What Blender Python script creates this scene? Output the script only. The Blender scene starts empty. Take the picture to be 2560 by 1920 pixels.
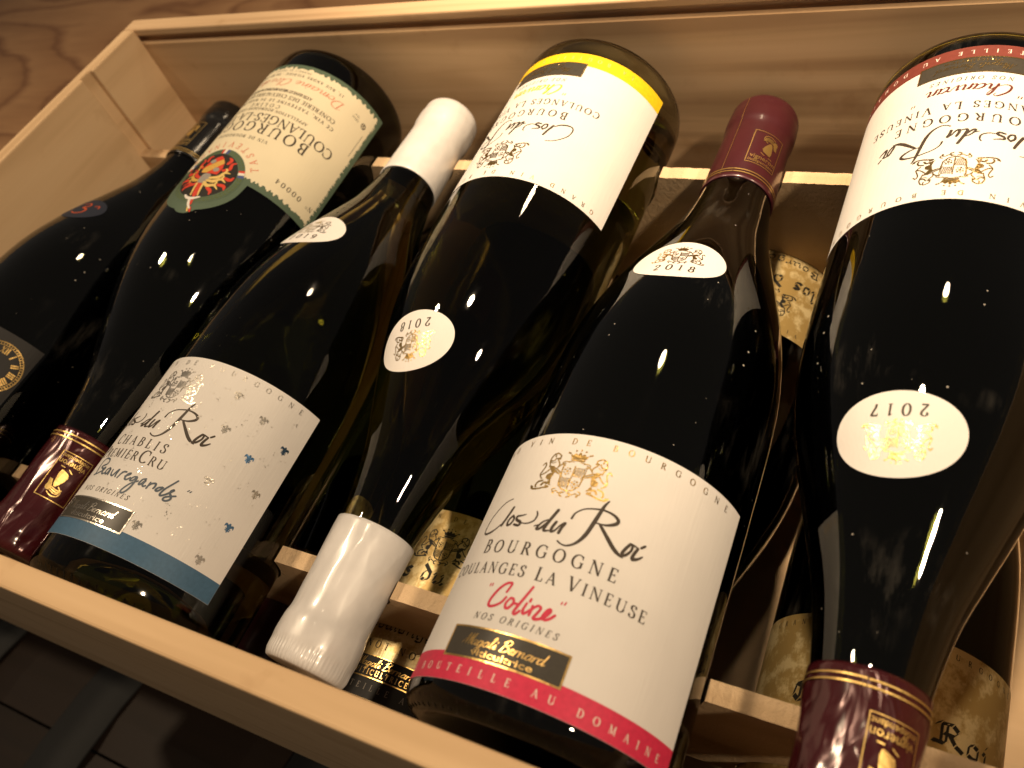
import bpy, bmesh, math, random
from mathutils import Matrix, Vector, noise

random.seed(7)
scene = bpy.context.scene
COL = scene.collection

# ---------------------------------------------------------------- camera
Z0 = 0.190                       # the shelf under the crate is z = 0
cam_d = bpy.data.cameras.new('camera')
cam = bpy.data.objects.new('camera', cam_d)
COL.objects.link(cam)
right = Vector((0.87832691, 0.38259155, -0.28664532))
down = Vector((0.14919235, -0.78902185, -0.59597497))
fwd = Vector((-0.45418441, 0.48069556, -0.75009886))
M = Matrix.Identity(4)
for i in range(3):
    M[i][0], M[i][1], M[i][2] = right[i], -down[i], -fwd[i]
M[0][3], M[1][3], M[2][3] = 0.48297, -0.34034, 0.19883 + Z0
cam.matrix_world = M
cam_d.sensor_width = 36.0
cam_d.lens = 2122.7 / 2560 * 36
cam_d.clip_start = 0.01
cam_d.clip_end = 50
cam_d.dof.use_dof = True
cam_d.dof.focus_distance = 0.31
cam_d.dof.aperture_fstop = 13.0
scene.camera = cam

# ---------------------------------------------------------------- world, lamps, exposure
world = bpy.data.worlds.new('World')
scene.world = world
world.use_nodes = True
bg = world.node_tree.nodes['Background']
bg.inputs[0].default_value = (1.0, 0.86, 0.72, 1)
bg.inputs[1].default_value = 0.092

def lamp(x, y, z, power, aim, size=100, blend=0.6, radius=0.050, color=(1.0, 0.77, 0.505)):
    ld = bpy.data.lights.new('ceiling_spot', 'SPOT')
    ld.energy = power
    ld.color = color
    ld.spot_size = math.radians(size)
    ld.spot_blend = blend
    ld.shadow_soft_size = radius
    o = bpy.data.objects.new('ceiling_spot', ld)
    COL.objects.link(o)
    o.location = (x, y, z + Z0)
    d = Vector(aim) - Vector((x, y, z))
    o.rotation_euler = d.to_track_quat('-Z', 'Y').to_euler()
    return o

lamp(0.437, -0.03, 1.17, 128, (0.43, 0.05, -0.05), 33, 1.0)
lamp(-0.375, -0.06, 1.17, 42, (0.10, -0.10, -0.05), 110, 0.9)
lamp(0.515, 0.79, 1.20, 8, (0.40, -0.05, -0.05), 80, 0.9)
lamp(1.50, -0.43, 1.20, 78, (0.25, -0.10, -0.05), 80, 0.9)

vs = scene.view_settings
vs.view_transform = 'Standard'
vs.look = 'None'
vs.exposure = 0.0
vs.gamma = 1.0
vs.use_curve_mapping = False
scene.cycles.use_denoising = True
scene.cycles.max_bounces = 12
scene.cycles.transmission_bounces = 10
scene.cycles.glossy_bounces = 6
scene.cycles.sample_clamp_indirect = 4.0
scene.cycles.caustics_reflective = False
scene.cycles.caustics_refractive = False

# ---------------------------------------------------------------- materials
def new_mat(name):
    m = bpy.data.materials.new(name)
    m.use_nodes = True
    nt = m.node_tree
    return m, nt, nt.nodes['Principled BSDF']

def node(nt, kind, **kw):
    n = nt.nodes.new(kind)
    for k, v in kw.items():
        if k in n.inputs:
            n.inputs[k].default_value = v
        else:
            setattr(n, k, v)
    return n

def ramp(nt, stops):
    r = nt.nodes.new('ShaderNodeValToRGB')
    el = r.color_ramp.elements
    while len(el) < len(stops):
        el.new(0.5)
    for e, (p, c) in zip(el, stops):
        e.position = p
        e.color = (*c, 1) if len(c) == 3 else c
    return r

def bump(nt, b, height, strength=0.2, dist=0.0004):
    n = nt.nodes.new('ShaderNodeBump')
    n.inputs['Strength'].default_value = strength
    n.inputs['Distance'].default_value = dist
    nt.links.new(height, n.inputs['Height'])
    nt.links.new(n.outputs[0], b.inputs['Normal'])

def wood(name, light, mid, dark, grain='X', figure=1.0, rough=0.62, seed=0.0, freq=1.0, fuzz=False):
    m, nt, b = new_mat(name)
    L = nt.links.new
    tc = node(nt, 'ShaderNodeTexCoord')
    def mapped(along, across):
        mp = node(nt, 'ShaderNodeMapping')
        s = {'X': (along, across, across), 'Y': (across, along, across), 'Z': (across, across, along)}[grain]
        mp.inputs['Scale'].default_value = s
        mp.inputs['Location'].default_value = (seed, seed * 0.7, seed * 1.3)
        L(tc.outputs['Object'], mp.inputs['Vector'])
        return mp
    m1 = mapped(1.3, 22 * freq)
    n1 = node(nt, 'ShaderNodeTexNoise', Scale=2.2, Detail=3.0, Roughness=0.45, Distortion=0.5 * figure)
    L(m1.outputs[0], n1.inputs['Vector'])
    m2 = mapped(7, 260)
    n2 = node(nt, 'ShaderNodeTexNoise', Scale=2.0, Detail=3.0, Roughness=0.6)
    L(m2.outputs[0], n2.inputs['Vector'])
    r1 = ramp(nt, [(0.30, dark), (0.48, mid), (0.70, light)])
    L(n1.outputs[0], r1.inputs[0])
    r2 = ramp(nt, [(0.25, (0.86, 0.84, 0.81)), (0.7, (1.02, 1.02, 1.01))])
    L(n2.outputs[0], r2.inputs[0])
    mx = node(nt, 'ShaderNodeMix', data_type='RGBA', blend_type='MULTIPLY')
    mx.inputs[0].default_value = 0.16
    L(r1.outputs[0], mx.inputs[6])
    L(r2.outputs[0], mx.inputs[7])
    # blotches and small stains
    n3 = node(nt, 'ShaderNodeTexNoise', Scale=34.0, Detail=4.0, Roughness=0.6)
    L(tc.outputs['Object'], n3.inputs['Vector'])
    r3 = ramp(nt, [(0.28, (0.74, 0.66, 0.58)), (0.40, (1, 1, 1))])
    L(n3.outputs[0], r3.inputs[0])
    mx2 = node(nt, 'ShaderNodeMix', data_type='RGBA', blend_type='MULTIPLY')
    mx2.inputs[0].default_value = 0.45
    L(mx.outputs[2], mx2.inputs[6])
    L(r3.outputs[0], mx2.inputs[7])
    vk = node(nt, 'ShaderNodeTexVoronoi', Scale=34.0)
    mk = mapped(0.55, 1.0)
    L(mk.outputs[0], vk.inputs['Vector'])
    sk = node(nt, 'ShaderNodeSeparateColor')
    L(vk.outputs['Color'], sk.inputs[0])
    gk = node(nt, 'ShaderNodeMath', operation='GREATER_THAN')
    gk.inputs[1].default_value = 0.80
    L(sk.outputs[0], gk.inputs[0])
    rk = ramp(nt, [(0.02, (0.65,) * 3), (0.10, (0.0,) * 3)])
    L(vk.outputs['Distance'], rk.inputs[0])
    uk = node(nt, 'ShaderNodeMath', operation='MULTIPLY')
    L(gk.outputs[0], uk.inputs[0])
    L(rk.outputs[0], uk.inputs[1])
    mx3 = node(nt, 'ShaderNodeMix', data_type='RGBA')
    L(uk.outputs[0], mx3.inputs[0])
    L(mx2.outputs[2], mx3.inputs[6])
    mx3.inputs[7].default_value = (*(c * 0.62 for c in dark), 1)
    L(mx3.outputs[2], b.inputs['Base Color'])
    b.inputs['Roughness'].default_value = rough
    b.inputs['Specular IOR Level'].default_value = 0.3
    if fuzz:
        # rough-sawn faces
        nf = node(nt, 'ShaderNodeTexNoise', Scale=520.0, Detail=5.0, Roughness=0.7)
        L(tc.outputs['Object'], nf.inputs['Vector'])
        bump(nt, b, nf.outputs[0], 0.7, 0.0012)
    else:
        bump(nt, b, n2.outputs[0], 0.10, 0.0003)
    return m

WOOD = wood('pale_poplar', (0.71, 0.50, 0.30), (0.66, 0.45, 0.255), (0.53, 0.345, 0.185), 'X', 1.0)
WOOD_Y = wood('pale_poplar_side', (0.74, 0.53, 0.325), (0.68, 0.47, 0.275), (0.50, 0.325, 0.175), 'Y', 1.0, seed=3.1)
WOOD_B = wood('pale_poplar_back', (0.69, 0.485, 0.295), (0.62, 0.42, 0.245), (0.44, 0.28, 0.155), 'X', 1.8, seed=5.3, freq=1.5)
WOOD_S = wood('sawn_poplar', (0.72, 0.53, 0.34), (0.66, 0.47, 0.285), (0.52, 0.345, 0.19), 'X', 0.8, 0.85, seed=8.0, fuzz=True)

def knotty(name):
    m, nt, b = new_mat(name)
    L = nt.links.new
    tc = node(nt, 'ShaderNodeTexCoord')
    mp = node(nt, 'ShaderNodeMapping')
    mp.inputs['Scale'].default_value = (0.42, 1.0, 1.0)
    mp.inputs['Location'].default_value = (0.31, 0.12, 0)
    L(tc.outputs['Object'], mp.inputs['Vector'])
    # board figure: level lines of a warped, stretched field, closing into rings round the knots
    n1 = node(nt, 'ShaderNodeTexNoise', Scale=4.6, Detail=1.5, Roughness=0.4, Distortion=0.3)
    L(mp.outputs[0], n1.inputs['Vector'])
    mu = node(nt, 'ShaderNodeMath', operation='MULTIPLY')
    mu.inputs[1].default_value = 17.0
    L(n1.outputs[0], mu.inputs[0])
    n1b = node(nt, 'ShaderNodeTexNoise', Scale=26.0, Detail=3.0, Roughness=0.5)
    L(mp.outputs[0], n1b.inputs['Vector'])
    ad = node(nt, 'ShaderNodeMath', operation='MULTIPLY_ADD')
    ad.inputs[1].default_value = 0.8
    L(n1b.outputs[0], ad.inputs[0])
    L(mu.outputs[0], ad.inputs[2])
    fr = node(nt, 'ShaderNodeMath', operation='FRACT')
    L(ad.outputs[0], fr.inputs[0])
    r = ramp(nt, [(0.0, (0.165, 0.074, 0.030)), (0.14, (0.27, 0.140, 0.062)), (0.78, (0.335, 0.186, 0.088)), (1.0, (0.19, 0.088, 0.037))])
    L(fr.outputs[0], r.inputs[0])
    mf = node(nt, 'ShaderNodeMapping')
    mf.inputs['Scale'].default_value = (14, 420, 420)
    L(tc.outputs['Object'], mf.inputs['Vector'])
    nf = node(nt, 'ShaderNodeTexNoise', Scale=1.0, Detail=4.0)
    L(mf.outputs[0], nf.inputs['Vector'])
    rf = ramp(nt, [(0.3, (0.72, 0.68, 0.64)), (0.65, (1.05, 1.03, 1.0))])
    L(nf.outputs[0], rf.inputs[0])
    mf2 = node(nt, 'ShaderNodeMix', data_type='RGBA', blend_type='MULTIPLY')
    mf2.inputs[0].default_value = 0.7
    L(r.outputs[0], mf2.inputs[6])
    L(rf.outputs[0], mf2.inputs[7])
    L(mf2.outputs[2], b.inputs['Base Color'])
    b.inputs['Roughness'].default_value = 0.5
    return m
SHELF = knotty('knotty_board')

def wine_mat(name, col):
    """the dark wine seen through the glass"""
    m, nt, b = new_mat(name)
    b.inputs['Base Color'].default_value = (*col, 1)
    b.inputs['Roughness'].default_value = 0.03
    b.inputs['IOR'].default_value = 1.22
    tc = node(nt, 'ShaderNodeTexCoord')
    n2 = node(nt, 'ShaderNodeTexNoise', Scale=45.0, Detail=2.0)
    nt.links.new(tc.outputs['Object'], n2.inputs['Vector'])
    bump(nt, b, n2.outputs[0], 0.12, 0.001)
    return m
WINE = wine_mat('red_wine', (0.0012, 0.0009, 0.0008))

def dark_glass(name, tint, dust=(0.05, 0.046, 0.04)):
    m, nt, b = new_mat(name)
    L = nt.links.new
    tc = node(nt, 'ShaderNodeTexCoord')
    b.inputs['Base Color'].default_value = (*tint, 1)
    b.inputs['Transmission Weight'].default_value = 1.0
    b.inputs['IOR'].default_value = 1.52
    mp = node(nt, 'ShaderNodeMapping')
    mp.inputs['Scale'].default_value = (1, 1, 0.45)
    L(tc.outputs['Object'], mp.inputs['Vector'])
    n = node(nt, 'ShaderNodeTexNoise', Scale=38.0, Detail=6.0, Roughness=0.62, Distortion=0.4)
    L(mp.outputs[0], n.inputs['Vector'])
    rr = ramp(nt, [(0.50, (0.012,) * 3), (0.66, (0.05,) * 3), (0.80, (0.14,) * 3)])
    L(n.outputs[0], rr.inputs[0])
    L(rr.outputs[0], b.inputs['Roughness'])
    n2 = node(nt, 'ShaderNodeTexNoise', Scale=60.0, Detail=2.0)
    L(tc.outputs['Object'], n2.inputs['Vector'])
    bump(nt, b, n2.outputs[0], 0.10, 0.0008)
    # dust: specks and wiped streaks lying on the glass
    v = node(nt, 'ShaderNodeTexVoronoi', Scale=190.0)
    L(tc.outputs['Object'], v.inputs['Vector'])
    sep = node(nt, 'ShaderNodeSeparateColor')
    L(v.outputs['Color'], sep.inputs[0])
    pw = node(nt, 'ShaderNodeMath', operation='POWER')
    pw.inputs[1].default_value = 3.0
    L(sep.outputs[0], pw.inputs[0])
    sc_ = node(nt, 'ShaderNodeMath', operation='MULTIPLY')
    sc_.inputs[1].default_value = 0.085
    L(pw.outputs[0], sc_.inputs[0])
    lt = node(nt, 'ShaderNodeMath', operation='LESS_THAN')
    L(v.outputs['Distance'], lt.inputs[0])
    L(sc_.outputs[0], lt.inputs[1])
    mp3 = node(nt, 'ShaderNodeMapping')
    mp3.inputs['Scale'].default_value = (150, 150, 26)
    mp3.inputs['Rotation'].default_value = (0.25, 0.2, 0)
    L(tc.outputs['Object'], mp3.inputs['Vector'])
    n3 = node(nt, 'ShaderNodeTexNoise', Scale=1.0, Detail=6.0, Roughness=0.7)
    L(mp3.outputs[0], n3.inputs['Vector'])
    n4 = node(nt, 'ShaderNodeTexNoise', Scale=22.0, Detail=3.0)
    L(tc.outputs['Object'], n4.inputs['Vector'])
    r3 = ramp(nt, [(0.52, (0, 0, 0)), (0.80, (1, 1, 1))])
    L(n3.outputs[0], r3.inputs[0])
    r4 = ramp(nt, [(0.55, (0, 0, 0)), (0.72, (0.16,) * 3)])
    L(n4.outputs[0], r4.inputs[0])
    mu = node(nt, 'ShaderNodeMath', operation='MULTIPLY')
    L(r3.outputs[0], mu.inputs[0])
    L(r4.outputs[0], mu.inputs[1])
    mxm = node(nt, 'ShaderNodeMath', operation='MAXIMUM')
    ls = node(nt, 'ShaderNodeMath', operation='MULTIPLY')
    ls.inputs[1].default_value = 0.8
    L(lt.outputs[0], ls.inputs[0])
    L(ls.outputs[0], mxm.inputs[0])
    L(mu.outputs[0], mxm.inputs[1])
    df = node(nt, 'ShaderNodeBsdfDiffuse')
    df.inputs['Color'].default_value = (0.42, 0.38, 0.33, 1)
    ms = node(nt, 'ShaderNodeMixShader')
    L(mxm.outputs[0], ms.inputs[0])
    L(b.outputs[0], ms.inputs[1])
    L(df.outputs[0], ms.inputs[2])
    L(ms.outputs[0], nt.nodes['Material Output'].inputs['Surface'])
    return m
GLASS_RED = dark_glass('dark_green_bottle_glass', (0.42, 0.46, 0.10))
GLASS_OLD = dark_glass('dark_brown_green_bottle_glass', (0.42, 0.44, 0.12))

def olive_glass(name):
    m, nt, b = new_mat(name)
    L = nt.links.new
    b.inputs['Base Color'].default_value = (0.93, 0.93, 0.80, 1)
    b.inputs['Transmission Weight'].default_value = 1.0
    b.inputs['IOR'].default_value = 1.42
    tc = node(nt, 'ShaderNodeTexCoord')
    n = node(nt, 'ShaderNodeTexNoise', Scale=38.0, Detail=6.0, Roughness=0.62)
    L(tc.outputs['Object'], n.inputs['Vector'])
    rr = ramp(nt, [(0.52, (0.012,) * 3), (0.75, (0.10,) * 3)])
    L(n.outputs[0], rr.inputs[0])
    L(rr.outputs[0], b.inputs['Roughness'])
    ab = node(nt, 'ShaderNodeVolumeAbsorption')
    ab.inputs['Color'].default_value = (0.55, 0.555, 0.0, 1)
    ab.inputs['Density'].default_value = 26.0
    L(ab.outputs[0], nt.nodes['Material Output'].inputs['Volume'])
    n2 = node(nt, 'ShaderNodeTexNoise', Scale=60.0, Detail=2.0)
    L(tc.outputs['Object'], n2.inputs['Vector'])
    bump(nt, b, n2.outputs[0], 0.10, 0.0008)
    return m
GLASS_WHITE = olive_glass('olive_bottle_glass')

def paper(name, col, rough=0.7, line=True, mottle=None):
    m, nt, b = new_mat(name)
    L = nt.links.new
    b.inputs['Base Color'].default_value = (*col, 1)
    b.inputs['Roughness'].default_value = rough
    b.inputs['Specular IOR Level'].default_value = 0.25
    tc = node(nt, 'ShaderNodeTexCoord')
    mp = node(nt, 'ShaderNodeMapping')
    mp.inputs['Scale'].default_value = (1100, 1100, 90)
    L(tc.outputs['Object'], mp.inputs['Vector'])
    n = node(nt, 'ShaderNodeTexNoise', Scale=1.0, Detail=2.0)
    L(mp.outputs[0], n.inputs['Vector'])
    if line:
        bump(nt, b, n.outputs[0], 0.35, 0.0002)
    n3 = node(nt, 'ShaderNodeTexNoise', Scale=45.0, Detail=5.0)
    L(tc.outputs['Object'], n3.inputs['Vector'])
    if mottle:
        n3.inputs['Scale'].default_value = 75.0
        n3.inputs['Detail'].default_value = 9.0
        n3.inputs['Roughness'].default_value = 0.72
        r = ramp(nt, [(0.47, col), (0.56, mottle)])
    else:
        r = ramp(nt, [(0.3, tuple(c * 0.95 for c in col)), (0.6, col)])
    L(n3.outputs[0], r.inputs[0])
    L(r.outputs[0], b.inputs['Base Color'])
    return m
PAPER = paper('white_label_paper', (0.66, 0.625, 0.60))
CREAM = paper('cream_label_paper', (0.70, 0.62, 0.45))
TAN = paper('tan_label_paper', (0.44, 0.30, 0.11), 0.38, True, (0.70, 0.56, 0.30))
TAN.node_tree.nodes['Principled BSDF'].inputs['Metallic'].default_value = 0.4
BLACKPAPER = paper('black_label_paper', (0.022, 0.020, 0.020), 0.55)
NAVYPAPER = paper('navy_label_paper', (0.020, 0.024, 0.040), 0.6)
GREENPAPER = paper('sage_border_paper', (0.085, 0.125, 0.085), 0.6)

def ink_mat(name, col, rough=0.55):
    m, nt, b = new_mat(name)
    b.inputs['Base Color'].default_value = (*col, 1)
    b.inputs['Roughness'].default_value = rough
    b.inputs['Specular IOR Level'].default_value = 0.3
    tc = node(nt, 'ShaderNodeTexCoord')
    n = node(nt, 'ShaderNodeTexNoise', Scale=700.0, Detail=2.0)
    nt.links.new(tc.outputs['Object'], n.inputs['Vector'])
    r = ramp(nt, [(0.3, tuple(c * 0.85 for c in col)), (0.7, col)])
    nt.links.new(n.outputs[0], r.inputs[0])
    nt.links.new(r.outputs[0], b.inputs['Base Color'])
    return m
INK = ink_mat('brown_black_ink', (0.050, 0.036, 0.026))
INK_BLACK = ink_mat('black_ink', (0.016, 0.013, 0.010))
PINK = ink_mat('raspberry_ink', (0.60, 0.030, 0.080))
PINK_T = ink_mat('raspberry_script_ink', (0.56, 0.035, 0.075))
BLUE = ink_mat('slate_blue_ink', (0.055, 0.125, 0.215))
BLUE_T = ink_mat('blue_script_ink', (0.085, 0.105, 0.135))
YELLOW = ink_mat('yellow_ink', (0.80, 0.50, 0.010))
MAROON = ink_mat('maroon_ink', (0.165, 0.036, 0.026))
MAROON_T = ink_mat('maroon_script_ink', (0.12, 0.028, 0.020))
PALE_INK = ink_mat('pale_band_ink', (0.78, 0.62, 0.56))
BOXDARK = ink_mat('charcoal_box', (0.050, 0.043, 0.034), 0.4)
RED = ink_mat('red_ink', (0.60, 0.045, 0.020))
RED_PALE = ink_mat('faded_red_ink', (0.62, 0.20, 0.12))
GREEN = ink_mat('leaf_green_ink', (0.085, 0.115, 0.035))
GOLDPAINT = ink_mat('ochre_ink', (0.62, 0.36, 0.07))
GOLDLIGHT = ink_mat('light_ochre_ink', (0.72, 0.50, 0.16))
GREYINK = ink_mat('silver_grey_ink', (0.30, 0.27, 0.24))
WHITEINK = ink_mat('white_ink', (0.75, 0.70, 0.64))
BLUEFLAG = ink_mat('flag_blue_ink', (0.06, 0.09, 0.25))
ORANGE_T = ink_mat('orange_ink', (0.50, 0.08, 0.025))

def foil(name, col, rough=0.28):
    m, nt, b = new_mat(name)
    b.inputs['Base Color'].default_value = (*col, 1)
    b.inputs['Metallic'].default_value = 1.0
    b.inputs['Roughness'].default_value = rough
    tc = node(nt, 'ShaderNodeTexCoord')
    n = node(nt, 'ShaderNodeTexNoise', Scale=900.0, Detail=3.0)
    nt.links.new(tc.outputs['Object'], n.inputs['Vector'])
    bump(nt, b, n.outputs[0], 0.24, 0.0005)
    return m
GOLD = foil('gold_foil', (0.86, 0.56, 0.20))
GOLD_M = foil('matt_gold_foil', (0.72, 0.50, 0.18), 0.42)
SILVER = foil('silver_foil', (0.72, 0.66, 0.58))
BLUEFOIL = foil('blue_foil', (0.12, 0.24, 0.42), 0.35)

def capsule_mat(name, col, rough, wrinkle, metallic=0.0):
    m, nt, b = new_mat(name)
    L = nt.links.new
    b.inputs['Base Color'].default_value = (*col, 1)
    b.inputs['Roughness'].default_value = rough
    b.inputs['Metallic'].default_value = metallic
    b.inputs['Coat Weight'].default_value = 0.35
    b.inputs['Coat Roughness'].default_value = 0.12
    tc = node(nt, 'ShaderNodeTexCoord')
    mp = node(nt, 'ShaderNodeMapping')
    mp.inputs['Scale'].default_value = (1, 1, 0.5)
    L(tc.outputs['Object'], mp.inputs['Vector'])
    n = node(nt, 'ShaderNodeTexNoise', Scale=58.0, Detail=2.5, Roughness=0.5, Distortion=1.5)
    L(mp.outputs[0], n.inputs['Vector'])
    bump(nt, b, n.outputs[0], wrinkle, 0.0030)
    n2 = node(nt, 'ShaderNodeTexNoise', Scale=60.0, Detail=4.0)
    L(tc.outputs['Object'], n2.inputs['Vector'])
    r = ramp(nt, [(0.3, tuple(c * 0.80 for c in col)), (0.65, col)])
    L(n2.outputs[0], r.inputs[0])
    L(r.outputs[0], b.inputs['Base Color'])
    return m
CAP_RED = capsule_mat('burgundy_capsule', (0.050, 0.0065, 0.011), 0.36, 0.10, 0.1)
CAP_REDW = capsule_mat('burgundy_capsule_creased', (0.060, 0.0075, 0.011), 0.22, 0.8, 0.25)
CAP_WHITE = capsule_mat('white_capsule', (0.68, 0.655, 0.65), 0.33, 0.10)
CAP_BLACK = capsule_mat('black_capsule', (0.008, 0.0075, 0.0075), 0.25, 0.45)

def plain(name, col, rough, metallic=0.0, var=0.3, scale=20.0, bumpy=0.2):
    m, nt, b = new_mat(name)
    tc = node(nt, 'ShaderNodeTexCoord')
    n = node(nt, 'ShaderNodeTexNoise', Scale=scale, Detail=5.0)
    nt.links.new(tc.outputs['Object'], n.inputs['Vector'])
    r = ramp(nt, [(0.3, tuple(c * (1 - var) for c in col)), (0.7, col)])
    nt.links.new(n.outputs[0], r.inputs[0])
    nt.links.new(r.outputs[0], b.inputs['Base Color'])
    b.inputs['Roughness'].default_value = rough
    b.inputs['Metallic'].default_value = metallic
    bump(nt, b, n.outputs[0], bumpy, 0.001)
    return m
FLOOR = plain('slate_floor', (0.045, 0.048, 0.056), 0.7, 0, 0.4, 6)
HOOP = plain('barrel_hoop_steel', (0.0030, 0.0034, 0.0044), 0.8, 0.0)
KNURL = plain('moulded_heel_glass', (0.002, 0.002, 0.0015), 0.06, 0, 0.2, 200, 0.02)
STAVE = wood('barrel_oak', (0.011, 0.0055, 0.003), (0.009, 0.0045, 0.0024), (0.006, 0.003, 0.0016), 'X', 1.0, 0.6, seed=2.0)

# ---------------------------------------------------------------- object helpers
def mesh_obj(name, verts, faces, mat, parent=None, smooth=True):
    me = bpy.data.meshes.new(name)
    me.from_pydata(verts, [], faces)
    me.update()
    if smooth:
        me.polygons.foreach_set('use_smooth', [True] * len(me.polygons))
    o = bpy.data.objects.new(name, me)
    COL.objects.link(o)
    if mat:
        me.materials.append(mat)
    if parent:
        o.parent = parent
    return o

def tag(o, label, cat, group=None, kind=None):
    if label:
        o['label'] = label
    if cat:
        o['category'] = cat
    if group:
        o['group'] = group
    if kind:
        o['kind'] = kind
    return o

def empty(name, loc):
    o = bpy.data.objects.new(name, None)
    o.empty_display_size = 0.02
    COL.objects.link(o)
    o.location = loc
    return o

def bevelled(o, w=0.0012, seg=2):
    m = o.modifiers.new('edge', 'BEVEL')
    m.width = w
    m.segments = seg
    m.limit_method = 'ANGLE'
    m.angle_limit = math.radians(50)
    return o

class Boxes:
    """boxes (and extruded outlines) gathered into one mesh, in metres"""
    def __init__(s):
        s.v, s.f = [], []
    def box(s, x0, x1, y0, y1, z0, z1):
        b = len(s.v)
        s.v += [(x, y, z) for z in (z0, z1) for y in (y0, y1) for x in (x0, x1)]
        s.f += [tuple(b + i for i in q) for q in ((0, 2, 3, 1), (4, 5, 7, 6), (0, 1, 5, 4), (2, 6, 7, 3), (0, 4, 6, 2), (1, 3, 7, 5))]
    def prism(s, outline, axis, a, b2):
        """outline: 2D points; extruded along axis from a to b2"""
        n = len(outline)
        b = len(s.v)
        for t in (a, b2):
            for p, q in outline:
                s.v.append({'x': (t, p, q), 'y': (p, t, q), 'z': (p, q, t)}[axis])
        s.f.append(tuple(b + i for i in range(n)))
        s.f.append(tuple(b + n + i for i in reversed(range(n))))
        for i in range(n):
            j = (i + 1) % n
            s.f.append((b + i, b + n + i, b + n + j, b + j))
    def build(s, name, mat, parent=None):
        o = mesh_obj(name, s.v, s.f, mat, parent, smooth=False)
        bm = bmesh.new()
        bm.from_mesh(o.data)
        bmesh.ops.recalc_face_normals(bm, faces=bm.faces)
        bm.to_mesh(o.data)
        bm.free()
        return o

# ---------------------------------------------------------------- profiles (millimetres, s from the base)
PS = [0, 110, 125, 140, 155, 170, 185, 200, 215, 230, 240, 300]
PR = [41, 41, 40.85, 40.1, 38.0, 34.4, 29.7, 24.6, 19.7, 16.5, 15.2, 15.0]
def herm(xs, ys, x):
    if x <= xs[0]:
        return ys[0]
    if x >= xs[-1]:
        return ys[-1]
    i = 0
    while xs[i + 1] < x:
        i += 1
    def sl(k):
        if k == 0 or k == len(xs) - 1:
            return 0
        return (ys[k + 1] - ys[k - 1]) / (xs[k + 1] - xs[k - 1])
    h = xs[i + 1] - xs[i]
    t = (x - xs[i]) / h
    m0, m1 = sl(i), sl(i + 1)
    if ys[i] == ys[i + 1]:
        m0 = m1 = 0
    return ((2 * t**3 - 3 * t**2 + 1) * ys[i] + (t**3 - 2 * t**2 + t) * h * m0 + (-2 * t**3 + 3 * t**2) * ys[i + 1] + (t**3 - t**2) * h * m1)
def body_r(s):
    return herm(PS, PR, s)
CS = [230, 246, 262, 274, 278.5, 281.5, 288.5, 290.5, 294.5, 296.5]
CR = [15.75, 15.6, 15.2, 14.95, 15.0, 15.6, 15.65, 15.35, 15.25, 14.5]
def cap_r(s):
    return herm(CS, CR, s)

def lathe(prof, seg=96, close_start=True, close_end=True, disp=None):
    v, f = [], []
    rings = []
    for s, r in prof:
        ring = []
        for k in range(seg):
            a = 2 * math.pi * k / seg
            rr = r + (disp(s, a) if disp else 0)
            ring.append(len(v))
            v.append((rr * math.sin(a) / 1000, -rr * math.cos(a) / 1000, s / 1000))
        rings.append(ring)
    for A, B in zip(rings, rings[1:]):
        for k in range(seg):
            j = (k + 1) % seg
            f.append((A[k], A[j], B[j], B[k]))
    if close_start:
        f.append(tuple(reversed(rings[0])))
    if close_end:
        f.append(tuple(rings[-1]))
    return v, f

# ---------------------------------------------------------------- flat print that follows the bottle
def catmull(pts, step=5, closed=False):
    if len(pts) < 3:
        return list(pts)
    out = []
    n = len(pts)
    P = lambda i: pts[i % n] if closed else pts[max(0, min(n - 1, i))]
    for i in range(n if closed else n - 1):
        p0, p1, p2, p3 = P(i - 1), P(i), P(i + 1), P(i + 2)
        for k in range(step):
            t = k / step
            out.append(tuple(0.5 * (2 * b + (c - a) * t + (2 * a - 5 * b + 4 * c - d) * t * t + (3 * b - a - 3 * c + d) * t**3)
                             for a, b, c, d in zip(p0, p1, p2, p3)))
    out.append(P(0) if closed else pts[-1])
    return out

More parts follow.
